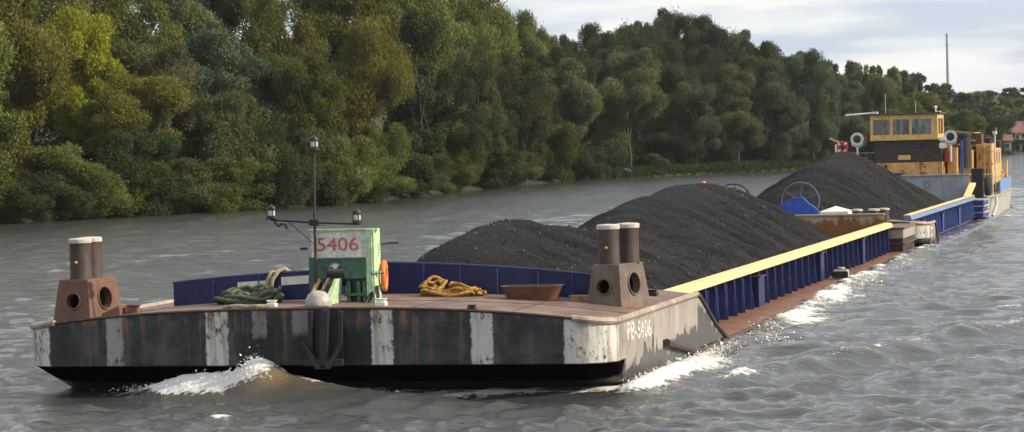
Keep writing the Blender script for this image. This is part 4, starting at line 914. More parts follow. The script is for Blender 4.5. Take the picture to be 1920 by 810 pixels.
B2 = thing('coal_barge', 'second coal barge, bright blue coaming, coupled in front of the pusher boat', 'barge', (0, 44.75, 0))
M['bow2'] = bow_material('pale_bow_plating', [(3.6, 4.6, None, 1), (-4.6, -3.6, None, 1)], .08)
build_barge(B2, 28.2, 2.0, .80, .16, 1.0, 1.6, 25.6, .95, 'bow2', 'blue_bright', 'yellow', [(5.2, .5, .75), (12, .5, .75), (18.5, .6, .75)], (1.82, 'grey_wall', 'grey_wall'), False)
mb = MB(); mb.hexa([(3.6, 22.9, .97), (3.86, 22.9, .97), (3.86, 25.75, 1.42), (3.6, 25.75, 1.42)], [(3.6, 22.9, 1.06), (3.86, 22.9, 1.06), (3.86, 25.75, 1.52), (3.6, 25.75, 1.52)]); add_local(mb, 'rail_end', 'yellow', B2, bevel=.015)
mb = MB(); mb.hexa([(3.62, 22.9, .85), (3.66, 22.9, .85), (3.66, 25.7, .85), (3.62, 25.7, .85)], [(3.62, 22.9, .98), (3.66, 22.9, .98), (3.66, 25.7, 1.44), (3.62, 25.7, 1.44)]); add_local(mb, 'coaming_end', 'blue_bright', B2)
mb = MB(); mb.box(-1.0, .95, 25.45, 25.6, 1.883, 1.98); add_local(mb, 'wall_lip', 'blue_bright', B2, bevel=.01)
mb = MB(); mb.torus((1.95, 25.53, 1.5), .13, .015, 'Y', 18, 5); add_local(mb, 'mooring_ring', 'grey', B2, True)
mb = MB(); mb.box(4.502, 4.512, .75, 1.15, .38, .66); pl = add_local(mb, 'number_board', 'white', B2)
mb = MB()
for i in range(3): mb.box(4.513, 4.517, .82+i*.1, .87+i*.1, .44, .60)
q = mb.build('red_mark', 'red_letter', None); q.parent = pl
mb = MB(); mb.box(3.68, 3.74, 1.55, 1.62, .12, .86); add_local(mb, 'white_post', 'white', B2)

# ------------------------------------------------------------------ coal
M['coal_lump'] = paint('loose_coal_lumps', (0.028, 0.027, 0.026), 0.0, 0.7, var=0.4, scale=9, dirt=0)
def heap(name, ridge, y0, y1, cen, eL, eR, seed, label, lhw=(3.6, 3.6, 3.6)):
    ys = np.arange(y0, y1+.01, .08); xs = np.arange(-3.58, 3.581, .07); X, Y = np.meshgrid(xs, ys)
    k = np.exp(-.5*(np.arange(-12, 13)/5.0)**2); k /= k.sum(); zl = np.convolve(np.pad(np.interp(ys, [p[0] for p in ridge], [p[1] for p in ridge]), 12, 'edge'), k, 'valid'); zr = zl[:, None]+0*X
    c = np.interp(Y, [p[0] for p in cen], [p[1] for p in cen])+.12*np.sin(Y*1.1+seed)
    lw_ = np.interp(Y, [7, 12, 17], lhw); t = np.minimum(np.abs(X-c)/np.where(X > c, 3.6-c, lw_+c), 1.08); er = np.interp(Y, [p[0] for p in eR], [p[1] for p in eR])
    e = np.where(X > c, er, eL); f = 1-(np.sqrt(t*t+.02)-.1414)/(1.00995-.1414); Z = e+(zr-e)*f
    q = Y+.55*X+.5*fbm(X*.5, Y*.5, 2, seed+20)                    # runnels slide down and forward
    st = fbm(q*1.7, X*.2+7, 4, seed); rid = np.abs(fbm(q*.9, X*.15+3, 3, seed+30))
    Z += (.34*st-.55*rid+.09+.16*fbm(X*.9, Y*.9, 3, seed+3)+.07*fbm(X*5, Y*5, 3, seed+9))*np.clip(t*1.8+.3, 0, 1)*np.clip((1.06-t)*4, .1, 1)
    Z += .022*fbm(X*12, Y*12, 2, seed+13)
    root = thing(name, label, 'coal heap', (0, (y0+y1)/2, .1))
    o = grid_mesh('heap_surface', X, Y, Z, M['coal']); put(o, root)
    w = np.random.default_rng(seed); n = 5000; i = w.integers(0, X.shape[0], n); j = w.integers(0, X.shape[1], n); s = .012+.03*w.random(n)**3
    P = np.stack([X[i, j], Y[i, j], Z[i, j]+s*.35], 1); base = np.array([(1, 0, -.4), (-.5, .9, -.4), (-.5, -.9, -.4), (.2, .3, .9), (-.4, -.2, .7)]); fc = np.array([(0, 1, 3), (1, 2, 4), (1, 4, 3), (2, 0, 3), (2, 3, 4)])
    an_ = w.random(n)*6.28; ca, sa = np.cos(an_), np.sin(an_); bx = base[None]*(.7+.6*w.random((n, 5, 1)))
    V = np.stack([bx[:, :, 0]*ca[:, None]-bx[:, :, 1]*sa[:, None], bx[:, :, 0]*sa[:, None]+bx[:, :, 1]*ca[:, None], bx[:, :, 2]], -1)*s[:, None, None]+P[:, None]
    F = (np.arange(n)[:, None, None]*5+fc[None]).reshape(-1, 3)
    me = bpy.data.meshes.new('coal_lumps'); me.from_pydata(V.reshape(-1, 3).tolist(), [], F.tolist()); me.materials.append(M['coal_lump']); lo = bpy.data.objects.new('coal_lumps', me); col.objects.link(lo); put(lo, root); lo['kind'] = 'stuff'
    return lambda x, y: float(Z[np.argmin(abs(ys-y)), np.argmin(abs(xs-x))])
h1 = heap('coal_heap', [(7.1, .6), (8.2, 1.2), (9.5, 1.8), (11, 2.02), (13, 2.08), (15, 1.93), (17, 1.6), (19, 1.5), (22.5, 1.95), (25, 2.15), (28, 2.3), (31, 2.42), (33.6, 2.36), (35, 1.95), (36.3, 1.25), (37.6, .7), (40.9, .2)], 7.1, 40.9,
     [(7, -.1), (10, -.5), (13, -.3), (18, .1), (24, -.1), (41, -.1)], .2, [(7, .74), (30, .74), (33.5, .5), (36, .2), (41, .1)], 3, 'long coal heap with a low and a high hump in the leading barge', (2.7, 3.0, 3.6))
h2 = heap('coal_heap', [(46.8, .5), (49.5, 1.2), (52.5, 2.15), (54.5, 2.62), (56, 2.62), (58, 2.82), (61, 2.92), (63.5, 2.6), (66.5, 1.6), (69.9, .6)], 46.8, 69.9, [(46, -.05), (70, .0)], .5, [(46, .7), (70, .6)], 8, 'steep coal heap in the second barge in front of the wheelhouse')
z = h1(-.1, 32.4); mb = MB(); mb.lathe([(.02, -.06), (.055, -.02), (.065, .02), (.05, .05), (.015, .065)], (-.1, 32.4, z+.02), 14); tag(mb.build('marker_buoy', 'orange', None, True), 'small orange buoy on the crest of the big coal hump', 'buoy')

# ------------------------------------------------------------------ gear on the leading barge
DZ = lambda x: camber(x, 1.03, .25)-.012
wi = thing('anchor_winch', 'green anchor winch with a white board lettered in red, on the bow', 'winch', (.1, 1.6, 1.24))
def P_(mb, name, mats, parent=wi, smooth=False, bevel=.006): return mb.build(name, mats, parent, smooth, bevel)
mb = MB(); mb.box(.49, .62, 1.36, 1.68, 1.23, 2.36); sidep = P_(mb, 'side_column', 'green')
mb = MB(); mb.box(.52, .59, 1.345, 1.362, 1.5, 2.25); q = mb.build('column_web', 'green', None, False, .004); q.parent = sidep; q.matrix_parent_inverse = Matrix()
mb = MB(); mb.box(-.46, -.36, 1.5, 1.9, 1.23, 1.95); P_(mb, 'side_column', 'green_dark')
mb = MB(); mb.box(-.42, .67, 1.40, 1.5, 2.33, 2.37); P_(mb, 'top_beam', 'green')
mb = MB(); mb.box(-.38, .485, 1.42, 1.45, 1.945, 2.325); board = P_(mb, 'number_board', 'board_white', bevel=.004)
mw = Matrix.Translation((-.305, 1.412, 2.045)) @ Matrix.Rotation(R(90), 4, 'X')
lettering('board_number', '5406', 'red_letter', .285, mw, wi, 1.18, .0)
mb = MB()                                                         # plate with an arched opening
pts_o = [(-.35, 1.62), (-.35, 1.93), (.485, 1.93), (.485, 1.62)]
arch = [(-.19+.155+.155*math.cos(a), 1.66+.20*math.sin(a)) for a in np.linspace(math.pi, 0, 11)]
poly = [(-.35, 1.62), (-.19, 1.62)]+arch+[(.12, 1.62), (.485, 1.62), (.485, 1.93), (-.35, 1.93)]
n_ = len(poly); mb.add([(x, 1.46, z) for x, z in poly]+[(x, 1.50, z) for x, z in poly], [tuple(range(n_)), tuple(range(n_, 2*n_))[::-1]]+[(i, (i+1) % n_, n_+(i+1) % n_, n_+i) for i in range(n_)]); P_(mb, 'gear_cover', 'green_dark', bevel=0)
mb = MB(); mb.lathe([(.20, -.34), (.20, -.31), (.13, -.30), (.13, .38), (.20, .39), (.20, .42)], (0.02, 1.78, 1.62), 20, 'X'); P_(mb, 'drum', 'black', smooth=True, bevel=0)
mb = MB(); mb.lathe([(.035, 0), (.035, -.06), (.02, -.07)], (-.035, 1.52, 1.80), 12, 'Y'); P_(mb, 'shaft_end', 'white', smooth=True, bevel=0)
mb = MB(); mb.box(.12, .485, 1.54, 1.80, 1.23, 1.60); P_(mb, 'gear_case', 'black')
for x in (.17, .33, .42):
    mb = MB(); mb.box(x-.03, x+.03, 1.46, 1.50, 1.26, 1.58); P_(mb, 'case_rib', 'green_dark')
mb = MB(); mb.box(.10, .485, 1.44, 1.50, 1.36, 1.40); P_(mb, 'case_bar', 'green_dark')
mb = MB(); mb.hexa([(-.06, .86, 1.24), (.06, .86, 1.24), (.06, 1.42, 1.24), (-.06, 1.42, 1.24)], [(.03, 1.2, 1.63), (.09, 1.2, 1.63), (.09, 1.42, 1.63), (.03, 1.42, 1.63)]); P_(mb, 'brake_bracket', 'green', bevel=.012)
for (a, b, mt) in (((-.34, 1.2, 1.36), (-.25, 1.36, 1.62), 'ochre'), ((-.16, 1.22, 1.45), (-.10, 1.38, 1.63), 'rope_pale'), ((-.06, 1.22, 1.52), (0, 1.38, 1.62), 'rust')):
    mb = MB(); mb.bar(a, b, .05, .05); P_(mb, 'pawl', mt)
mb = MB(); mb.lathe([(.02, .21), (.09, .195), (.15, .15), (.19, .07), (.2, .0), (.185, -.05)], (.0, .55, 1.29), 22); P_(mb, 'warping_head', 'head_white', smooth=True, bevel=0)
mb = MB(); mb.lathe([(.21, -.06), (.21, -.01), (.17, .0)], (.0, .55, 1.27), 22); mb.box(-.18, .18, .15, .45, 1.22, 1.28); P_(mb, 'chain_pipe', 'black', smooth=True, bevel=0)
mb = MB(); mb.tube([(.66, 1.62, 2.13), (.78, 1.62, 2.14)], .022, 8); P_(mb, 'handle_socket', 'green_dark', smooth=True, bevel=0)
mb = MB(); mb.tube([(.78, 1.62, 2.14), (.93, 1.62, 2.145)], .015, 8); P_(mb, 'handle', 'rust_dark', smooth=True, bevel=0)
mb = MB(); mb.tube([(.58, 1.33, 1.70), (.72, 1.5, 1.71)], .022, 8); P_(mb, 'lever', 'green_dark', smooth=True, bevel=0)
mb = MB(); mb.bar((.50, 1.2, 1.24), (.58, 1.4, 1.42), .05, .06); mb.bar((.72, 1.2, 1.24), (.64, 1.4, 1.5), .05, .06); P_(mb, 'foot_strut', 'black')
mb = MB(); mb.box(-.58, -.46, 1.47, 1.5, 2.06, 2.10); P_(mb, 'stub', 'black')
mb = MB(); mb.box(-.48, .72, 1.3, 2.0, 1.2, 1.245); P_(mb, 'bed_plate', 'brown_black')
lm = thing('light_mast', 'thin dark mast with crossbar and three lanterns beside the green winch', 'mast', (-.27, 1.32, 1.24))
mb = MB(); mb.tube([(-.29, 1.32, 1.2), (-.285, 1.32, 2.5), (-.26, 1.32, 3.56)], [.026, .022, .016], 8); mb.build('pole', 'rust_dark', lm, True)
mb = MB(); mb.tube([(-.98, 1.32, 2.53), (-.28, 1.31, 2.475), (.42, 1.32, 2.44)], .016, 8); mb.build('crossbar', 'black', lm, True)
mb = MB(); mb.box(-.36, -.21, 1.27, 1.36, 2.43, 2.53); mb.build('clamp', 'black', lm, False, .01)
for (x, z) in ((-.26, 3.56), (-.97, 2.54), (.38, 2.45)):
    mb = MB(); mb.lathe([(.085, 0), (.085, .025), (.065, .03), (.065, .05)], (x, 1.32, z), 16); ln = mb.build('lantern', 'black', lm, True)
    for nm, mt, pr_ in (('lens', 'lens', [(.055, .05), (.06, .09), (.055, .135)]), ('cap', 'black', [(.072, .135), (.075, .15), (.06, .19), (.02, .205), (.012, .225)])):
        mb = MB(); mb.lathe(pr_, (x, 1.32, z), 16); q = mb.build(nm, mt, None, True); q.parent = ln; q.matrix_parent_inverse = Matrix()
    mb = MB()
    for k in range(4): a = .78+k*1.571; mb.tube([(x+.064*math.cos(a), 1.32+.064*math.sin(a), z+.04), (x+.064*math.cos(a), 1.32+.064*math.sin(a), z+.14)], .006, 5)
    q = mb.build('guard', 'black', None); q.parent = ln
mb = MB(); mb.tube([(-.92, 1.32, 2.5), (-.86, 1.31, 2.43), (-.80, 1.31, 2.47), (-.74, 1.3, 2.45), (-.72, 1.3, 2.38)], .018, 6); mb.tube([(-.7, 1.32, 2.5), (-.5, 1.31, 2.33), (-.38, 1.31, 2.22), (-.3, 1.32, 2.15)], .006, 5); mb.build('cable', 'black', lm, True)
def ring_thing(name, label, cat, c, R1, r1, yaw, mats, bands):
    T = Matrix.Translation(c) @ Matrix.Rotation(yaw, 4, 'Z'); root = thing(name, label, cat, c)
    mb = MB(); mb.torus((0, 0, 0), R1, r1, 'X', 32, 10); mb.v = [tuple(T @ Vector(v)) for v in mb.v]; mb.build('ring', mats[0], root, True)
    for k in range(bands):
        a = .785+k*6.283/bands; mb = MB(); mb.torus((0, 0, 0), R1, r1*1.08, 'X', 5, 10, a-.16, a+.16); mb.v = [tuple(T @ Vector(v)) for v in mb.v]; mb.build('band', mats[1], root, True)
ring_thing('lifebuoy', 'orange lifebuoy hung edge on at the side of the green winch', 'lifebuoy', (.64, 1.78, 1.64), .20, .040, R(12), ('orange', 'ochre'), 2)
def rope(name, label, pts_list, r, mat, cat='rope'):
    mb = MB()
    for pts in pts_list: mb.tube(pts, r, 7)
    return tag(mb.build(name, mat, None, True), label, cat)
def coil(cx, cy, z0, rx, ry, turns, seed, lift, jit):
    w = random.Random(seed); out = []; n = 18; pts = []
    ph = [w.uniform(0, 6.28) for _ in range(6)]
    for t_ in range(turns*n):
        a = 2*math.pi*t_/n; f = t_/(turns*n); k = .72+.34*math.sin(a*.37+ph[0])*math.sin(f*9+ph[1])+.0
        pts.append((cx+rx*k*math.cos(a+.5*math.sin(f*7+ph[2]))+jit*math.sin(f*31+ph[3]), cy+ry*k*math.sin(a)+jit*.6*math.sin(f*23+ph[4]), z0+lift*f*(.75+.35*math.sin(a*1.0+ph[5]))+.03*math.sin(a*3.1+f*11)+.025))
    return [pts]
rope('mooring_rope', 'olive green rope piled in a low coil left of the green winch', coil(-1.46, 1.72, DZ(-1.46), .52, .32, 12, 3, .20, .05)+coil(-1.2, 1.62, DZ(-1.2), .36, .24, 5, 8, .20, .04)+coil(-1.75, 1.85, DZ(-1.75), .28, .24, 4, 12, .14, .03), .028, 'rope_green')
rope('mooring_rope', 'yellow brown rope in two loose heaps before the blue breakwater', coil(1.06, 2.95, DZ(1.0), .22, .2, 6, 5, .24, .04)+coil(1.58, 2.95, DZ(1.6), .26, .2, 4, 6, .17, .05)+coil(1.3, 2.85, DZ(1.3), .44, .18, 3, 9, .08, .05), .026, 'rope_yellow')
rope('rope_end', 'short pale rope thrown over the blue breakwater between white boards', [[(p[0]+.78, p[1]-2.69, p[2]+.0) for p in q_] for q_ in [[(-2.2, 4.93, DZ(-2.2)+.12), (-2.16, 4.9, DZ(-2.1)+.34), (-2.12, 4.97, DZ(-2.1)+.46), (-2.08, 5.1, DZ(-2)+.46), (-2.06, 5.14, DZ(-2)+.1)],
     [(-2.14, 4.92, DZ(-2.1)+.1), (-2.08, 4.91, DZ(-2.1)+.36), (-2.0, 4.98, DZ(-2)+.48), (-1.93, 5.06, DZ(-2)+.50), (-1.84, 5.1, DZ(-1.9)+.42)]]], .034, 'rope_pale')
def rounded(x0, x1, y0, y1, r, z, n=5):
    o = []
    for (cx, cy, a0) in ((x1-r, y1-r, 0), (x0+r, y1-r, 90), (x0+r, y0+r, 180), (x1-r, y0+r, 270)):
        for k in range(n+1): a = R(a0+90*k/n); o.append((cx+r*math.cos(a), cy+r*math.sin(a), z))
    return o
tx, ty = .50, -1.72; mb = MB(); z = DZ(2.7)-.012; rg = [rounded(1.83+tx, 2.58+tx, 4.22+ty, 4.62+ty, .16, z), rounded(1.75+tx, 2.66+tx, 4.15+ty, 4.69+ty, .2, z+.205), rounded(1.73+tx, 2.68+tx, 4.13+ty, 4.71+ty, .2, z+.225), rounded(1.79+tx, 2.62+tx, 4.19+ty, 4.65+ty, .17, z+.225), rounded(1.87+tx, 2.54+tx, 4.27+ty, 4.57+ty, .13, z+.05)]
n_ = len(rg[0]); mb.add([p for r__ in rg for p in r__], [(l*n_+k, l*n_+(k+1) % n_, (l+1)*n_+(k+1) % n_, (l+1)*n_+k) for l in range(4) for k in range(n_)]+[tuple(range(n_))[::-1], tuple(range(4*n_, 5*n_))])
tag(mb.build('steel_trough', 'rust', None, True), 'long red brown steel trough on the bow deck beside the yellow rope', 'trough')
mb = MB(); z = DZ(3.4)-.01; mb.box(3.2, 3.56, 2.95, 3.12, z, z+.10); tag(mb.build('timber_block', 'wood', None, False, .012), 'short pale timber block between the steel trough and near bollard', 'timber')
rope('grass_rope', 'short frayed pale rope end lying on the bow edge below the olive coil', [[(-1.42, .40, DZ(-1.4)+.02), (-1.2, .33, DZ(-1.2)+.04), (-1.0, .36, DZ(-1)+.02), (-.86, .3, DZ(-.9)+.03), (-.72, .38, DZ(-.7)+.02)]], .03, 'rope_pale')

# hand wheels on the second barge's bow
def wheel_winch(x, y, z, label, mat_w, body):
    root = thing('hand_winch', label, 'winch', (x, y, z-.62)); mb = MB(); mb.torus((x, y, z), .59, .024, 'Y', 36, 8); wh = mb.build('wheel_rim', mat_w, root, True)
    for k in range(6): a = R(25+60*k); mb = MB(); mb.tube([(x, y, z), (x+.58*math.cos(a), y, z+.58*math.sin(a))], .014, 6); mb.build('spoke', mat_w, root, True)
    mb = MB(); mb.lathe([(.07, -.05), (.07, .06)], (x, y, z), 12, 'Y'); mb.build('hub', 'rust', root, True)
    mb = MB(); pr = [(-.62, -.7), (-.62, -.22), (-.38, -.06), (-.2, .06), (.14, .08), (.3, -.1), (.5, -.24), (.62, -.36), (.62, -.7)]; k = len(pr)
    mb.add([(x+a-.04, y-.22, z+b+.06) for a, b in pr]+[(x+a-.04, y-.06, z+b+.06) for a, b in pr], [tuple(range(k)), tuple(range(k, 2*k))[::-1]]+[(i, (i+1) % k, k+(i+1) % k, k+i) for i in range(k)]); mb.build('side_plate', body, root, False, .015)
    mb = MB(); mb.lathe([(.2, 0), (.2, .5)], (x, y+.05, z-.2), 16, 'Y'); mb.build('rope_drum', 'brown_black', root, True)
wheel_winch(.38, 46.4, 1.52, 'bright blue hand winch with a spoked wheel before the second coal heap', 'wheel_grey', 'blue_winch')
wheel_winch(-1.75, 46.4, 1.52, 'hand winch whose wheel rim arcs up behind the big coal hump', 'black', 'brown_black')
mb = MB(); z = .955; mb.add([(1.15, 45.1, z), (2.05, 45.1, z), (2.05, 46.0, z), (1.15, 46.0, z), (1.15, 45.1, z+.26), (2.05, 45.1, z+.26), (2.05, 46.0, z+.26), (1.15, 46.0, z+.26), (1.6, 45.55, z+.42)], [(0, 3, 2, 1), (0, 1, 5, 4), (1, 2, 6, 5), (2, 3, 7, 6), (3, 0, 4, 7), (4, 5, 8), (5, 6, 8), (6, 7, 8), (7, 4, 8)])
tag(mb.build('hatch_cover', 'white', None, False, .02), 'low white pyramid shaped hatch cover right of the blue hand winch', 'hatch')

# ------------------------------------------------------------------ pusher boat
PB = thing('pusher_boat', 'ochre and blue pusher boat with a glazed wheelhouse behind the barges', 'pusher boat', (0, 81, 0))
def B(name, mats, x0, x1, y0, y1, z0, z1, bevel=.02, parent=PB):
    mb = MB(); mb.box(x0, x1, y0, y1, z0, z1); o = mb.build(name, mats, PB if parent is PB else None, False, bevel)
    if parent is not PB: o.parent = parent
    return o
def outl(s): return [(-4.1*s, 73.2), (4.1*s, 73.2), (4.35*s, 74.2), (4.35*s, 77), (4.15*s, 82), (4.0*s, 88.5), (3.4*s, 89.6), (-3.4*s, 89.6), (-4.0*s, 88.5), (-4.15*s, 82), (-4.35*s, 77), (-4.35*s, 74.2)]
mb = MB(); a = outl(1); n_ = len(a); mb.add([(x, y, -.6) for x, y in outl(.97)]+[(x, y, .88) for x, y in a], [tuple(range(n_))[::-1], tuple(range(n_, 2*n_))]+[(i, (i+1) % n_, n_+(i+1) % n_, n_+i) for i in range(n_)]); mb.build('hull', 'grey_hull', PB, False, .03)
mb = MB(); mb.tube([(x, y, .86) for x, y in a], .06, 8, True); mb.build('rubbing_strake', 'rope_pale', PB, True)
mb = MB()
a2 = [p for p in outl(1)[3:10]]; i2 = [p for p in outl(.985)[3:10]]
for k in range(len(a2)-1):
    (xa, ya), (xb, yb), (xc, yc), (xd, yd) = a2[k], a2[k+1], i2[k+1], i2[k]
    mb.hexa([(xa, ya, .885), (xb, yb, .885), (xc, yc, .885), (xd, yd, .885)], [(xa, ya, 1.45), (xb, yb, 1.45), (xc, yc, 1.45), (xd, yd, 1.45)])
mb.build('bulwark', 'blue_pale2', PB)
B('lower_house', 'ochre_rust', -1.1, 1.86, 78.0, 85.5, .88, 2.3)
B('upper_house', 'brown_black', -1.06, 1.82, 78.1, 82.5, 2.3, 2.72)
# walls under the wheelhouse: dark panels with windows between them
for x0, x1 in ((-1.04, -.92), (-.25, -.12), (.55, .68), (1.36, 1.80)): B('dark_post', 'brown_black', x0, x1, 78.12, 78.22, 2.72, 3.22, .006)
B('dark_sill', 'brown_black', -1.04, 1.80, 78.10, 78.2, 2.68, 2.86, .006); B('dark_head', 'brown_black', -1.04, 1.80, 78.09, 78.2, 3.12, 3.24, .006)
for x0, x1 in ((-.92, -.25), (-.12, .55), (.68, 1.36)): B('lower_window', 'dark_glass', x0, x1, 78.16, 78.18, 2.86, 3.12, 0)
B('side_wall', 'brown_black', 1.74, 1.80, 78.22, 80.6, 2.72, 3.22, .006); B('side_wall', 'brown_black', -1.04, -.98, 78.22, 80.6, 2.72, 3.22, .006); B('back_wall', 'brown_black', -1.04, 1.8, 80.55, 80.6, 2.72, 3.22, .006)
B('name_board', 'ochre', -.03, .50, 78.03, 78.098, 2.42, 2.62, .006)
for x in (-.6, .12, .85, 1.45): B('plate_strip', 'ochre_rust', x-.03, x+.03, 77.975, 77.998, .95, 2.28, .004)
B('front_box', 'brown_black', -.62, -.5, 77.9, 77.99, 1.4, 2.2, .006)
# wheelhouse: sill band, head band, corner posts, panes
zs0, zs1, zh0, zh1 = 3.26, 3.50, 4.16, 4.36; X0, X1, Y0, Y1 = -1.19, 1.70, 77.9, 80.7
wh_ = MB(); wh_.box(X0, X1, Y0, Y0+.07, zs0, zs1); wh_.box(X0, X1, Y1-.07, Y1, zs0, zs1); wh_.box(X0, X0+.07, Y0+.07, Y1-.07, zs0, zs1); wh_.box(X1-.07, X1, Y0+.07, Y1-.07, zs0, zs1); wh_.build('wheelhouse_sill', 'ochre', PB, False, .012)
wh_ = MB(); wh_.box(X0, X1, Y0, Y0+.07, zh0, zh1); wh_.box(X0, X1, Y1-.07, Y1, zh0, zh1); wh_.box(X0, X0+.07, Y0+.07, Y1-.07, zh0, zh1); wh_.box(X1-.07, X1, Y0+.07, Y1-.07, zh0, zh1); wh_.build('wheelhouse_head', 'ochre', PB, False, .012)
cols_ = [(X0, X0+.13), (-.36, -.20), (.48, .60), (X1-.28, X1)]
for yy in ((Y0+.004, Y0+.066), (Y1-.066, Y1-.004)):
    for (a_, b_) in cols_: B('window_post', 'ochre', a_+.002, b_-.002, yy[0], yy[1], zs1-.005, zh0+.005, .008)
    for k in range(3): B('window', 'glass', cols_[k][1], cols_[k+1][0], (yy[0]+yy[1])/2-.004, (yy[0]+yy[1])/2+.004, zs1, zh0, 0)
for xx in ((X0+.004, X0+.066), (X1-.066, X1-.004)):
    for (a_, b_) in ((Y0+.07, Y0+.35), (Y0+1.3, Y0+1.45), (Y1-.25, Y1-.07)): B('window_post', 'ochre', xx[0], xx[1], a_, b_, zs1-.005, zh0+.005, .008)
    for (a_, b_) in ((Y0+.35, Y0+1.3), (Y0+1.45, Y1-.25)): B('window', 'glass', (xx[0]+xx[1])/2-.004, (xx[0]+xx[1])/2+.004, a_, b_, zs1, zh0, 0)
B('wheelhouse_floor', 'brown_black', -1.0, 1.72, 78.3, 80.5, 2.722, 2.75, 0)
B('curtain', 'cloth_grey', -.32, -.12, 78.06, 78.09, 3.5, 4.15, 0); B('curtain', 'cloth_grey', 1.2, 1.40, 78.06, 78.09, 3.5, 4.15, 0); B('curtain', 'cloth_brown', -1.04, -.72, 78.06, 78.09, 3.5, 4.15, 0)
B('console', 'brown_black', -.9, 1.4, 78.2, 78.55, 2.75, 3.46, .02)
B('roof', 'roof_dark', X0-.16, X1+.10, Y0-.18, Y1+.15, 4.362, 4.42, .02)
B('roof_edge', 'white', X1-.05, X1+.16, Y0-.2, Y0+.1, 4.43, 4.47, .01)
mb = MB(); mb.tube([(-2.25, 78, 4.40), (-1.0, 78, 4.47)], .035, 8); mb.box(-1.1, -.85, 77.9, 78.1, 4.425, 4.52); mb.build('radar_bar', 'white', PB, True)
mb = MB(); mb.tube([(1.62, 78, 4.42), (1.62, 78, 4.62)], .03, 8); mb.lathe([(.05, 4.6), (.08, 4.64), (.02, 4.7)], (1.62, 78, 0), 12); mb.build('roof_lamp', 'white', PB, True)
mb = MB(); mb.box(1.75, 2.05, 77.75, 78.1, 3.2, 3.36); mb.lathe([(.05, 2.85), (.16, 2.9), (.18, 3.05), (.1, 3.14)], (1.9, 77.95, 0), 14); mb.build('side_lamp', 'white', PB, True, .02)
for x in (-1.75, 2.23):
    mb = MB(); mb.lathe([(.15, .22), (.24, .18), (.26, 0), (.285, -.02), (.285, -.06), (.24, -.06)], (x, 77.9, 3.36), 22, 'Y'); sl2 = mb.build('searchlight', 'grey_light', PB, True)
    mb = MB(); mb.lathe([(.175, -.064), (.17, -.068), (.02, -.07)], (x, 77.9, 3.36), 20, 'Y'); q = mb.build('lamp_glass', 'dark_glass', None, True); q.parent = sl2
    mb = MB(); mb.tube([(x-.24, 77.9, 3.36), (x-.22, 77.9, 3.1), (x, 77.9, 3.0), (x+.22, 77.9, 3.1), (x+.24, 77.9, 3.36)], .025, 6); mb.tube([(x, 77.9, 3.0), (x, 77.9, 2.3)], .045, 8); q = mb.build('lamp_bracket', 'grey_light', None, True); q.parent = sl2
B('deck_box', 'brown_black', -2.5, -1.12, 78.4, 81, .88, 2.75); B('black_post', 'black', -2.18, -1.96, 78, 78.2, .88, 3.32, .01)
mb = MB(); mb.tube([(-2.95, 77.9, 3.42), (-2.2, 77.9, 3.1)], .04, 8); mb.build('boom', 'ochre', PB, True)
B('buoy_rack', 'white', -2.72, -2.62, 77.9, 78.1, 1.2, 3.15, .01)
B('ochre_vent', 'ochre', 1.98, 2.28, 79, 79.4, .88, 3.05); mb = MB(); mb.tube([(2.4, 78.4, .9), (2.4, 78.4, 2.7), (2.42, 78.3, 2.95)], .09, 10); mb.tube([(2.62, 78.6, .9), (2.62, 78.6, 2.5)], .06, 8); mb.build('vent_pipe', 'ochre', PB, True)
mb = MB(); mb.lathe([(.10, 2.9), (.2, 3.0), (.2, 3.05)], (2.42, 78.3, 0), 14); mb.build('vent_cowl', 'rust', PB, True)
B('engine_casing', 'ochre_rust', 1.9, 2.95, 80, 84.5, .88, 2.75); B('casing_top', 'brown_black', 1.95, 2.9, 79.95, 84.4, 2.75, 2.95, .02)
mb = MB(); mb.lathe([(.30, 2.0), (.30, 3.35), (.34, 3.36), (.34, 3.48), (.26, 3.5)], (2.62, 79.6, 0), 20); mb.build('funnel', 'black', PB, True)
mb = MB(); mb.tube([(2.72, 77.6, .88), (2.72, 77.6, 3.2)], .06, 8); mb.build('blue_pole', 'blue_bright', PB, True)
B('side_house', 'ochre', 3.05, 3.72, 81, 86.5, .88, 3.0); B('side_house_top', 'rust', 3.0, 3.3, 81, 82, 3.0, 3.45, .02)
for z in (1.5, 2.1, 2.65): B('house_strip', 'ochre_rust', 3.02, 3.745, 80.97, 86.53, z, z+.05, .005)
for yy in (82.2, 83.6, 85): B('side_window', 'dark_glass', 3.722, 3.73, yy, yy+.6, 2.15, 2.6, 0)
mb = MB(); mb.lathe([(.16, 3.0), (.16, 3.22), (.2, 3.23), (.05, 3.3)], (3.5, 82.5, 0), 14); mb.lathe([(.14, 2.8), (.14, 3.1), (.04, 3.15)], (3.85, 83.2, 0), 12); mb.build('mushroom_vent', 'brown_black', PB, True)
mb = MB(); mb.tube([(3.85, 81.2, .88), (3.85, 81.2, 3.4)], .035, 8); mb.lathe([(.05, 3.38), (.10, 3.42), (.10, 3.56)], (3.85, 81.2, 0), 14); sl3 = mb.build('stern_lamp', 'grey_light', PB, True)
mb = MB(); mb.lathe([(.115, 3.56), (.11, 3.64), (.04, 3.72)], (3.85, 81.2, 0), 14); q = mb.build('lamp_cap', 'black', None, True); q.parent = sl3
for (x, z0, z1) in ((3.72, 1.4, 2.05), (3.72, .85, 1.42)):
    mb = MB(); mb.box(x-.24, x+.24, 73.0, 73.25, z0, z1); mb.build('push_pad', 'rubber', PB, False, .04)
mb = MB(); mb.torus((4.02, 74.6, 1.25), .34, .13, 'X', 22, 8); mb.build('tyre_fender', 'rubber', PB, True)
mb = MB(); mb.tube([(4.28, 73.3, .1), (4.42, 73.6, .5), (4.42, 73.7, .9)], .06, 8); mb.build('stem_pipe', 'grey_light', PB, True)
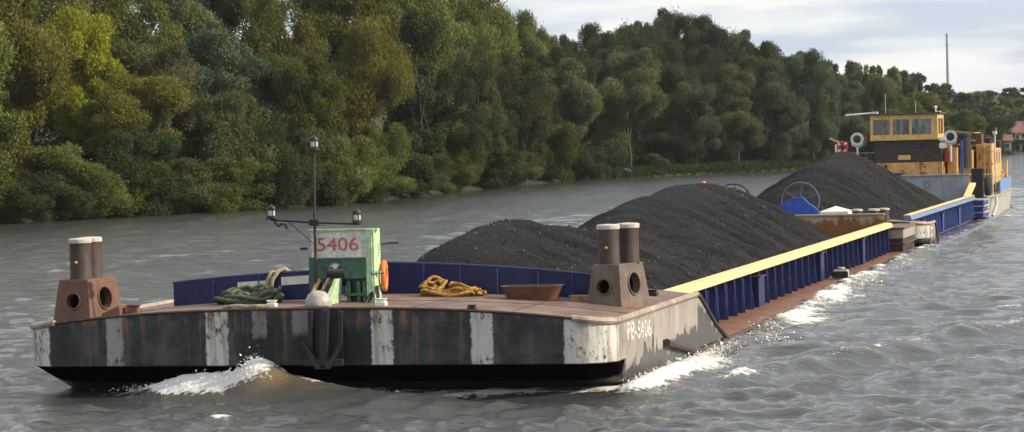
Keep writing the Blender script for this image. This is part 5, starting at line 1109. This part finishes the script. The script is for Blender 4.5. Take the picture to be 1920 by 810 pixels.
for (x, y, h) in ((3.95, 86.5, 2.1), (3.85, 88.2, 2.2), (3.5, 89.2, 2.15)):
    mb = MB(); mb.tube([(x, y, .9), (x, y, h)], .05, 8); mb.build('stern_post', 'ochre', PB, True)
for i, (x, y) in enumerate(((2.05, 79.9), (2.35, 79.9), (2.62, 79.9), (3.2, 80.9), (3.42, 80.9), (3.64, 80.9))):
    B('casing_rib', 'ochre_rust' if i % 2 else 'ochre', x-.03, x+.03, y-.05, y+.045, .9, 2.7 if i < 3 else 2.95, .006)
for (x0, x1, z0, z1) in ((2.1, 2.3, 1.5, 2.1), (3.25, 3.5, 1.2, 1.9)): B('vent_grille', 'brown_black', x0, x1, 79.93 if x0 < 3 else 80.93, 79.97 if x0 < 3 else 80.97, z0, z1, .004)
for z in (1.35, 1.75): 
    mb = MB(); mb.tube([(1.95, 77.2, z), (3.3, 76.4, z), (4.1, 76.2, z)], .022, 6); mb.build('hand_rail', 'grey_light', PB, True)
for x, y in ((1.95, 77.2), (2.7, 76.75), (3.3, 76.4), (4.1, 76.2)):
    mb = MB(); mb.tube([(x, y, .88), (x, y, 1.78)], .025, 6); mb.build('rail_post', 'grey_light', PB, True)
for z in (3.25, 3.6):
    mb = MB(); mb.tube([(1.9, 80.8, z), (3.0, 80.8, z-.1), (3.0, 84, z-.1)], .02, 6); mb.build('casing_rail', 'ochre', PB, True)
for x, h in ((-.7, .9), (.6, .55)):
    mb = MB(); mb.tube([(x, 79.6, 4.42), (x, 79.6, 4.42+h)], .012, 5); mb.build('aerial', 'grey_light', PB, True)
B('red_box', 'red', 1.9, 2.15, 78.6, 78.9, 2.3, 2.75, .01); B('blue_drum', 'blue_bright', 2.5, 2.75, 77.3, 77.6, .88, 1.5, .03)
B('stern_locker', 'ochre_rust', 2.9, 3.7, 87, 88.6, .88, 1.75)
mb = MB(); mb.tube([(3.95, 86.5, 1.75), (3.85, 88.2, 1.75), (3.5, 89.2, 1.75), (-3.5, 89.2, 1.75)], .025, 6); mb.build('stern_rail', 'ochre', PB, True)
ring_thing('lifebuoy', 'red and white lifebuoy on the left end of the pusher boat', 'lifebuoy', (-2.38, 77.85, 3.02), .2, .07, R(75), ('red', 'white'), 4)

# skipper at the wheel
pr = thing('person', 'person in dark clothes seated at the middle wheelhouse window', 'person', (.33, 79.3, 2.752))
def person(c):
    J = {'pel': (0, 0, .50, .15, .11), 'wai': (0, .02, .66, .145, .10), 'che': (0, .03, .86, .175, .115), 'shb': (0, .03, 1.0, .13, .09), 'nec': (0, .01, 1.08, .06, .06), 'hd1': (0, -.02, 1.19, .085, .095), 'hd2': (0, -.01, 1.31, .08, .092)}
    E_ = [('pel', 'wai'), ('wai', 'che'), ('che', 'shb'), ('shb', 'nec'), ('nec', 'hd1'), ('hd1', 'hd2')]
    for s, t_ in ((-1, 'l'), (1, 'r')):
        J.update({t_+'sh': (s*.19, .03, .98, .07, .065), t_+'el': (s*.27, -.06, .72, .048, .048), t_+'wr': (s*.17, -.32, .76, .032, .028), t_+'pa': (s*.15, -.40, .78, .042, .02),
                  t_+'hp': (s*.10, -.04, .48, .095, .09), t_+'kn': (s*.14, -.46, .50, .062, .062), t_+'an': (s*.14, -.44, .08, .042, .045), t_+'to': (s*.16, -.62, .04, .045, .032)})
        E_ += [('shb', t_+'sh'), (t_+'sh', t_+'el'), (t_+'el', t_+'wr'), (t_+'wr', t_+'pa'), ('pel', t_+'hp'), (t_+'hp', t_+'kn'), (t_+'kn', t_+'an'), (t_+'an', t_+'to')]
        for k in range(4):
            J[t_+'f%d' % k] = (s*(.15+(k-1.5)*.02), -.47-.006*k*(3-k), .79, .009, .009); J[t_+'g%d' % k] = (s*(.15+(k-1.5)*.02), -.49, .76, .008, .008); E_ += [(t_+'pa', t_+'f%d' % k), (t_+'f%d' % k, t_+'g%d' % k)]
        J[t_+'th'] = (s*.10, -.41, .79, .011, .011); J[t_+'ti'] = (s*.095, -.45, .775, .009, .009); E_ += [(t_+'wr', t_+'th'), (t_+'th', t_+'ti')]
    ks = list(J); me = bpy.data.meshes.new('body'); me.from_pydata([J[k][:3] for k in ks], [(ks.index(a), ks.index(b)) for a, b in E_], []); me.materials.append(M['body_cloth'])
    o = bpy.data.objects.new('body', me); col.objects.link(o); o.parent = pr; sk = o.modifiers.new('skin', 'SKIN'); sk.use_smooth_shade = True
    if not me.skin_vertices: me.attributes  # layer is made by the modifier
    bm = bmesh.new(); bm.from_mesh(me); ly = bm.verts.layers.skin.verify(); bm.verts.ensure_lookup_table()
    for i, k in enumerate(ks): bm.verts[i][ly].radius = J[k][3:5]; bm.verts[i][ly].use_root = (k == 'pel')
    bm.to_mesh(me); bm.free(); sb = o.modifiers.new('sub', 'SUBSURF'); sb.levels = 1; sb.render_levels = 2
    mb = MB(); mb.lathe([(.085, 1.24), (.1, 1.28), (.098, 1.34), (.07, 1.4), (.02, 1.42)], (0, .015, 0), 14); h = mb.build('hair', 'hair', None, True); h.parent = pr
    mb = MB(); mb.hexa([(-.018, -.10, 1.19), (.018, -.10, 1.19), (.012, -.08, 1.25), (-.012, -.08, 1.25)], [(-.012, -.13, 1.195), (.012, -.13, 1.195), (.008, -.1, 1.255), (-.008, -.1, 1.255)]); q = mb.build('nose', 'skin', None, True, .004); q.parent = pr
    for s in (-1, 1):
        mb = MB(); mb.lathe([(.004, -.012), (.016, 0), (.004, .012)], (s*.04, -.105, 1.25), 10, 'Y'); q = mb.build('eye', 'hair', None, True); q.parent = pr
        mb = MB(); mb.lathe([(.01, -.01), (.03, 0), (.01, .012)], (s*.092, -.01, 1.22), 10, 'X'); q = mb.build('ear', 'skin', None, True); q.parent = pr
    mb = MB(); mb.box(-.03, .03, -.118, -.10, 1.145, 1.155); q = mb.build('mouth', 'red', None); q.parent = pr
person(None)
st = thing('helm_seat', 'dark seat under the person in the wheelhouse', 'seat', (.33, 79.38, 2.752)); mb = MB(); mb.box(.1, .56, 79.14, 79.6, 3.08, 3.16); mb.build('seat', 'cloth_dark', st, False, .03); mb = MB(); mb.lathe([(.2, 2.752), (.2, 2.78), (.05, 2.8), (.05, 3.08)], (.33, 79.38, 0), 14); mb.build('pedestal', 'black', st, True)

# ------------------------------------------------------------------ hazy air over the river
hm = bpy.data.materials.new('haze_air'); hm.use_nodes = True; ht = hm.node_tree
for n in list(ht.nodes): ht.nodes.remove(n)
hv = ht.nodes.new('ShaderNodeVolumePrincipled'); hv.inputs['Density'].default_value = 0.00009; hv.inputs['Color'].default_value = (0.86, 0.91, 0.97, 1); hv.inputs['Anisotropy'].default_value = 0.2
ho = ht.nodes.new('ShaderNodeOutputMaterial'); ht.links.new(hv.outputs[0], ho.inputs['Volume'])
mb = MB(); mb.box(-3700, 3700, -3700, 3700, -3, 62); hz = mb.build('haze', hm); hz['kind'] = 'stuff'
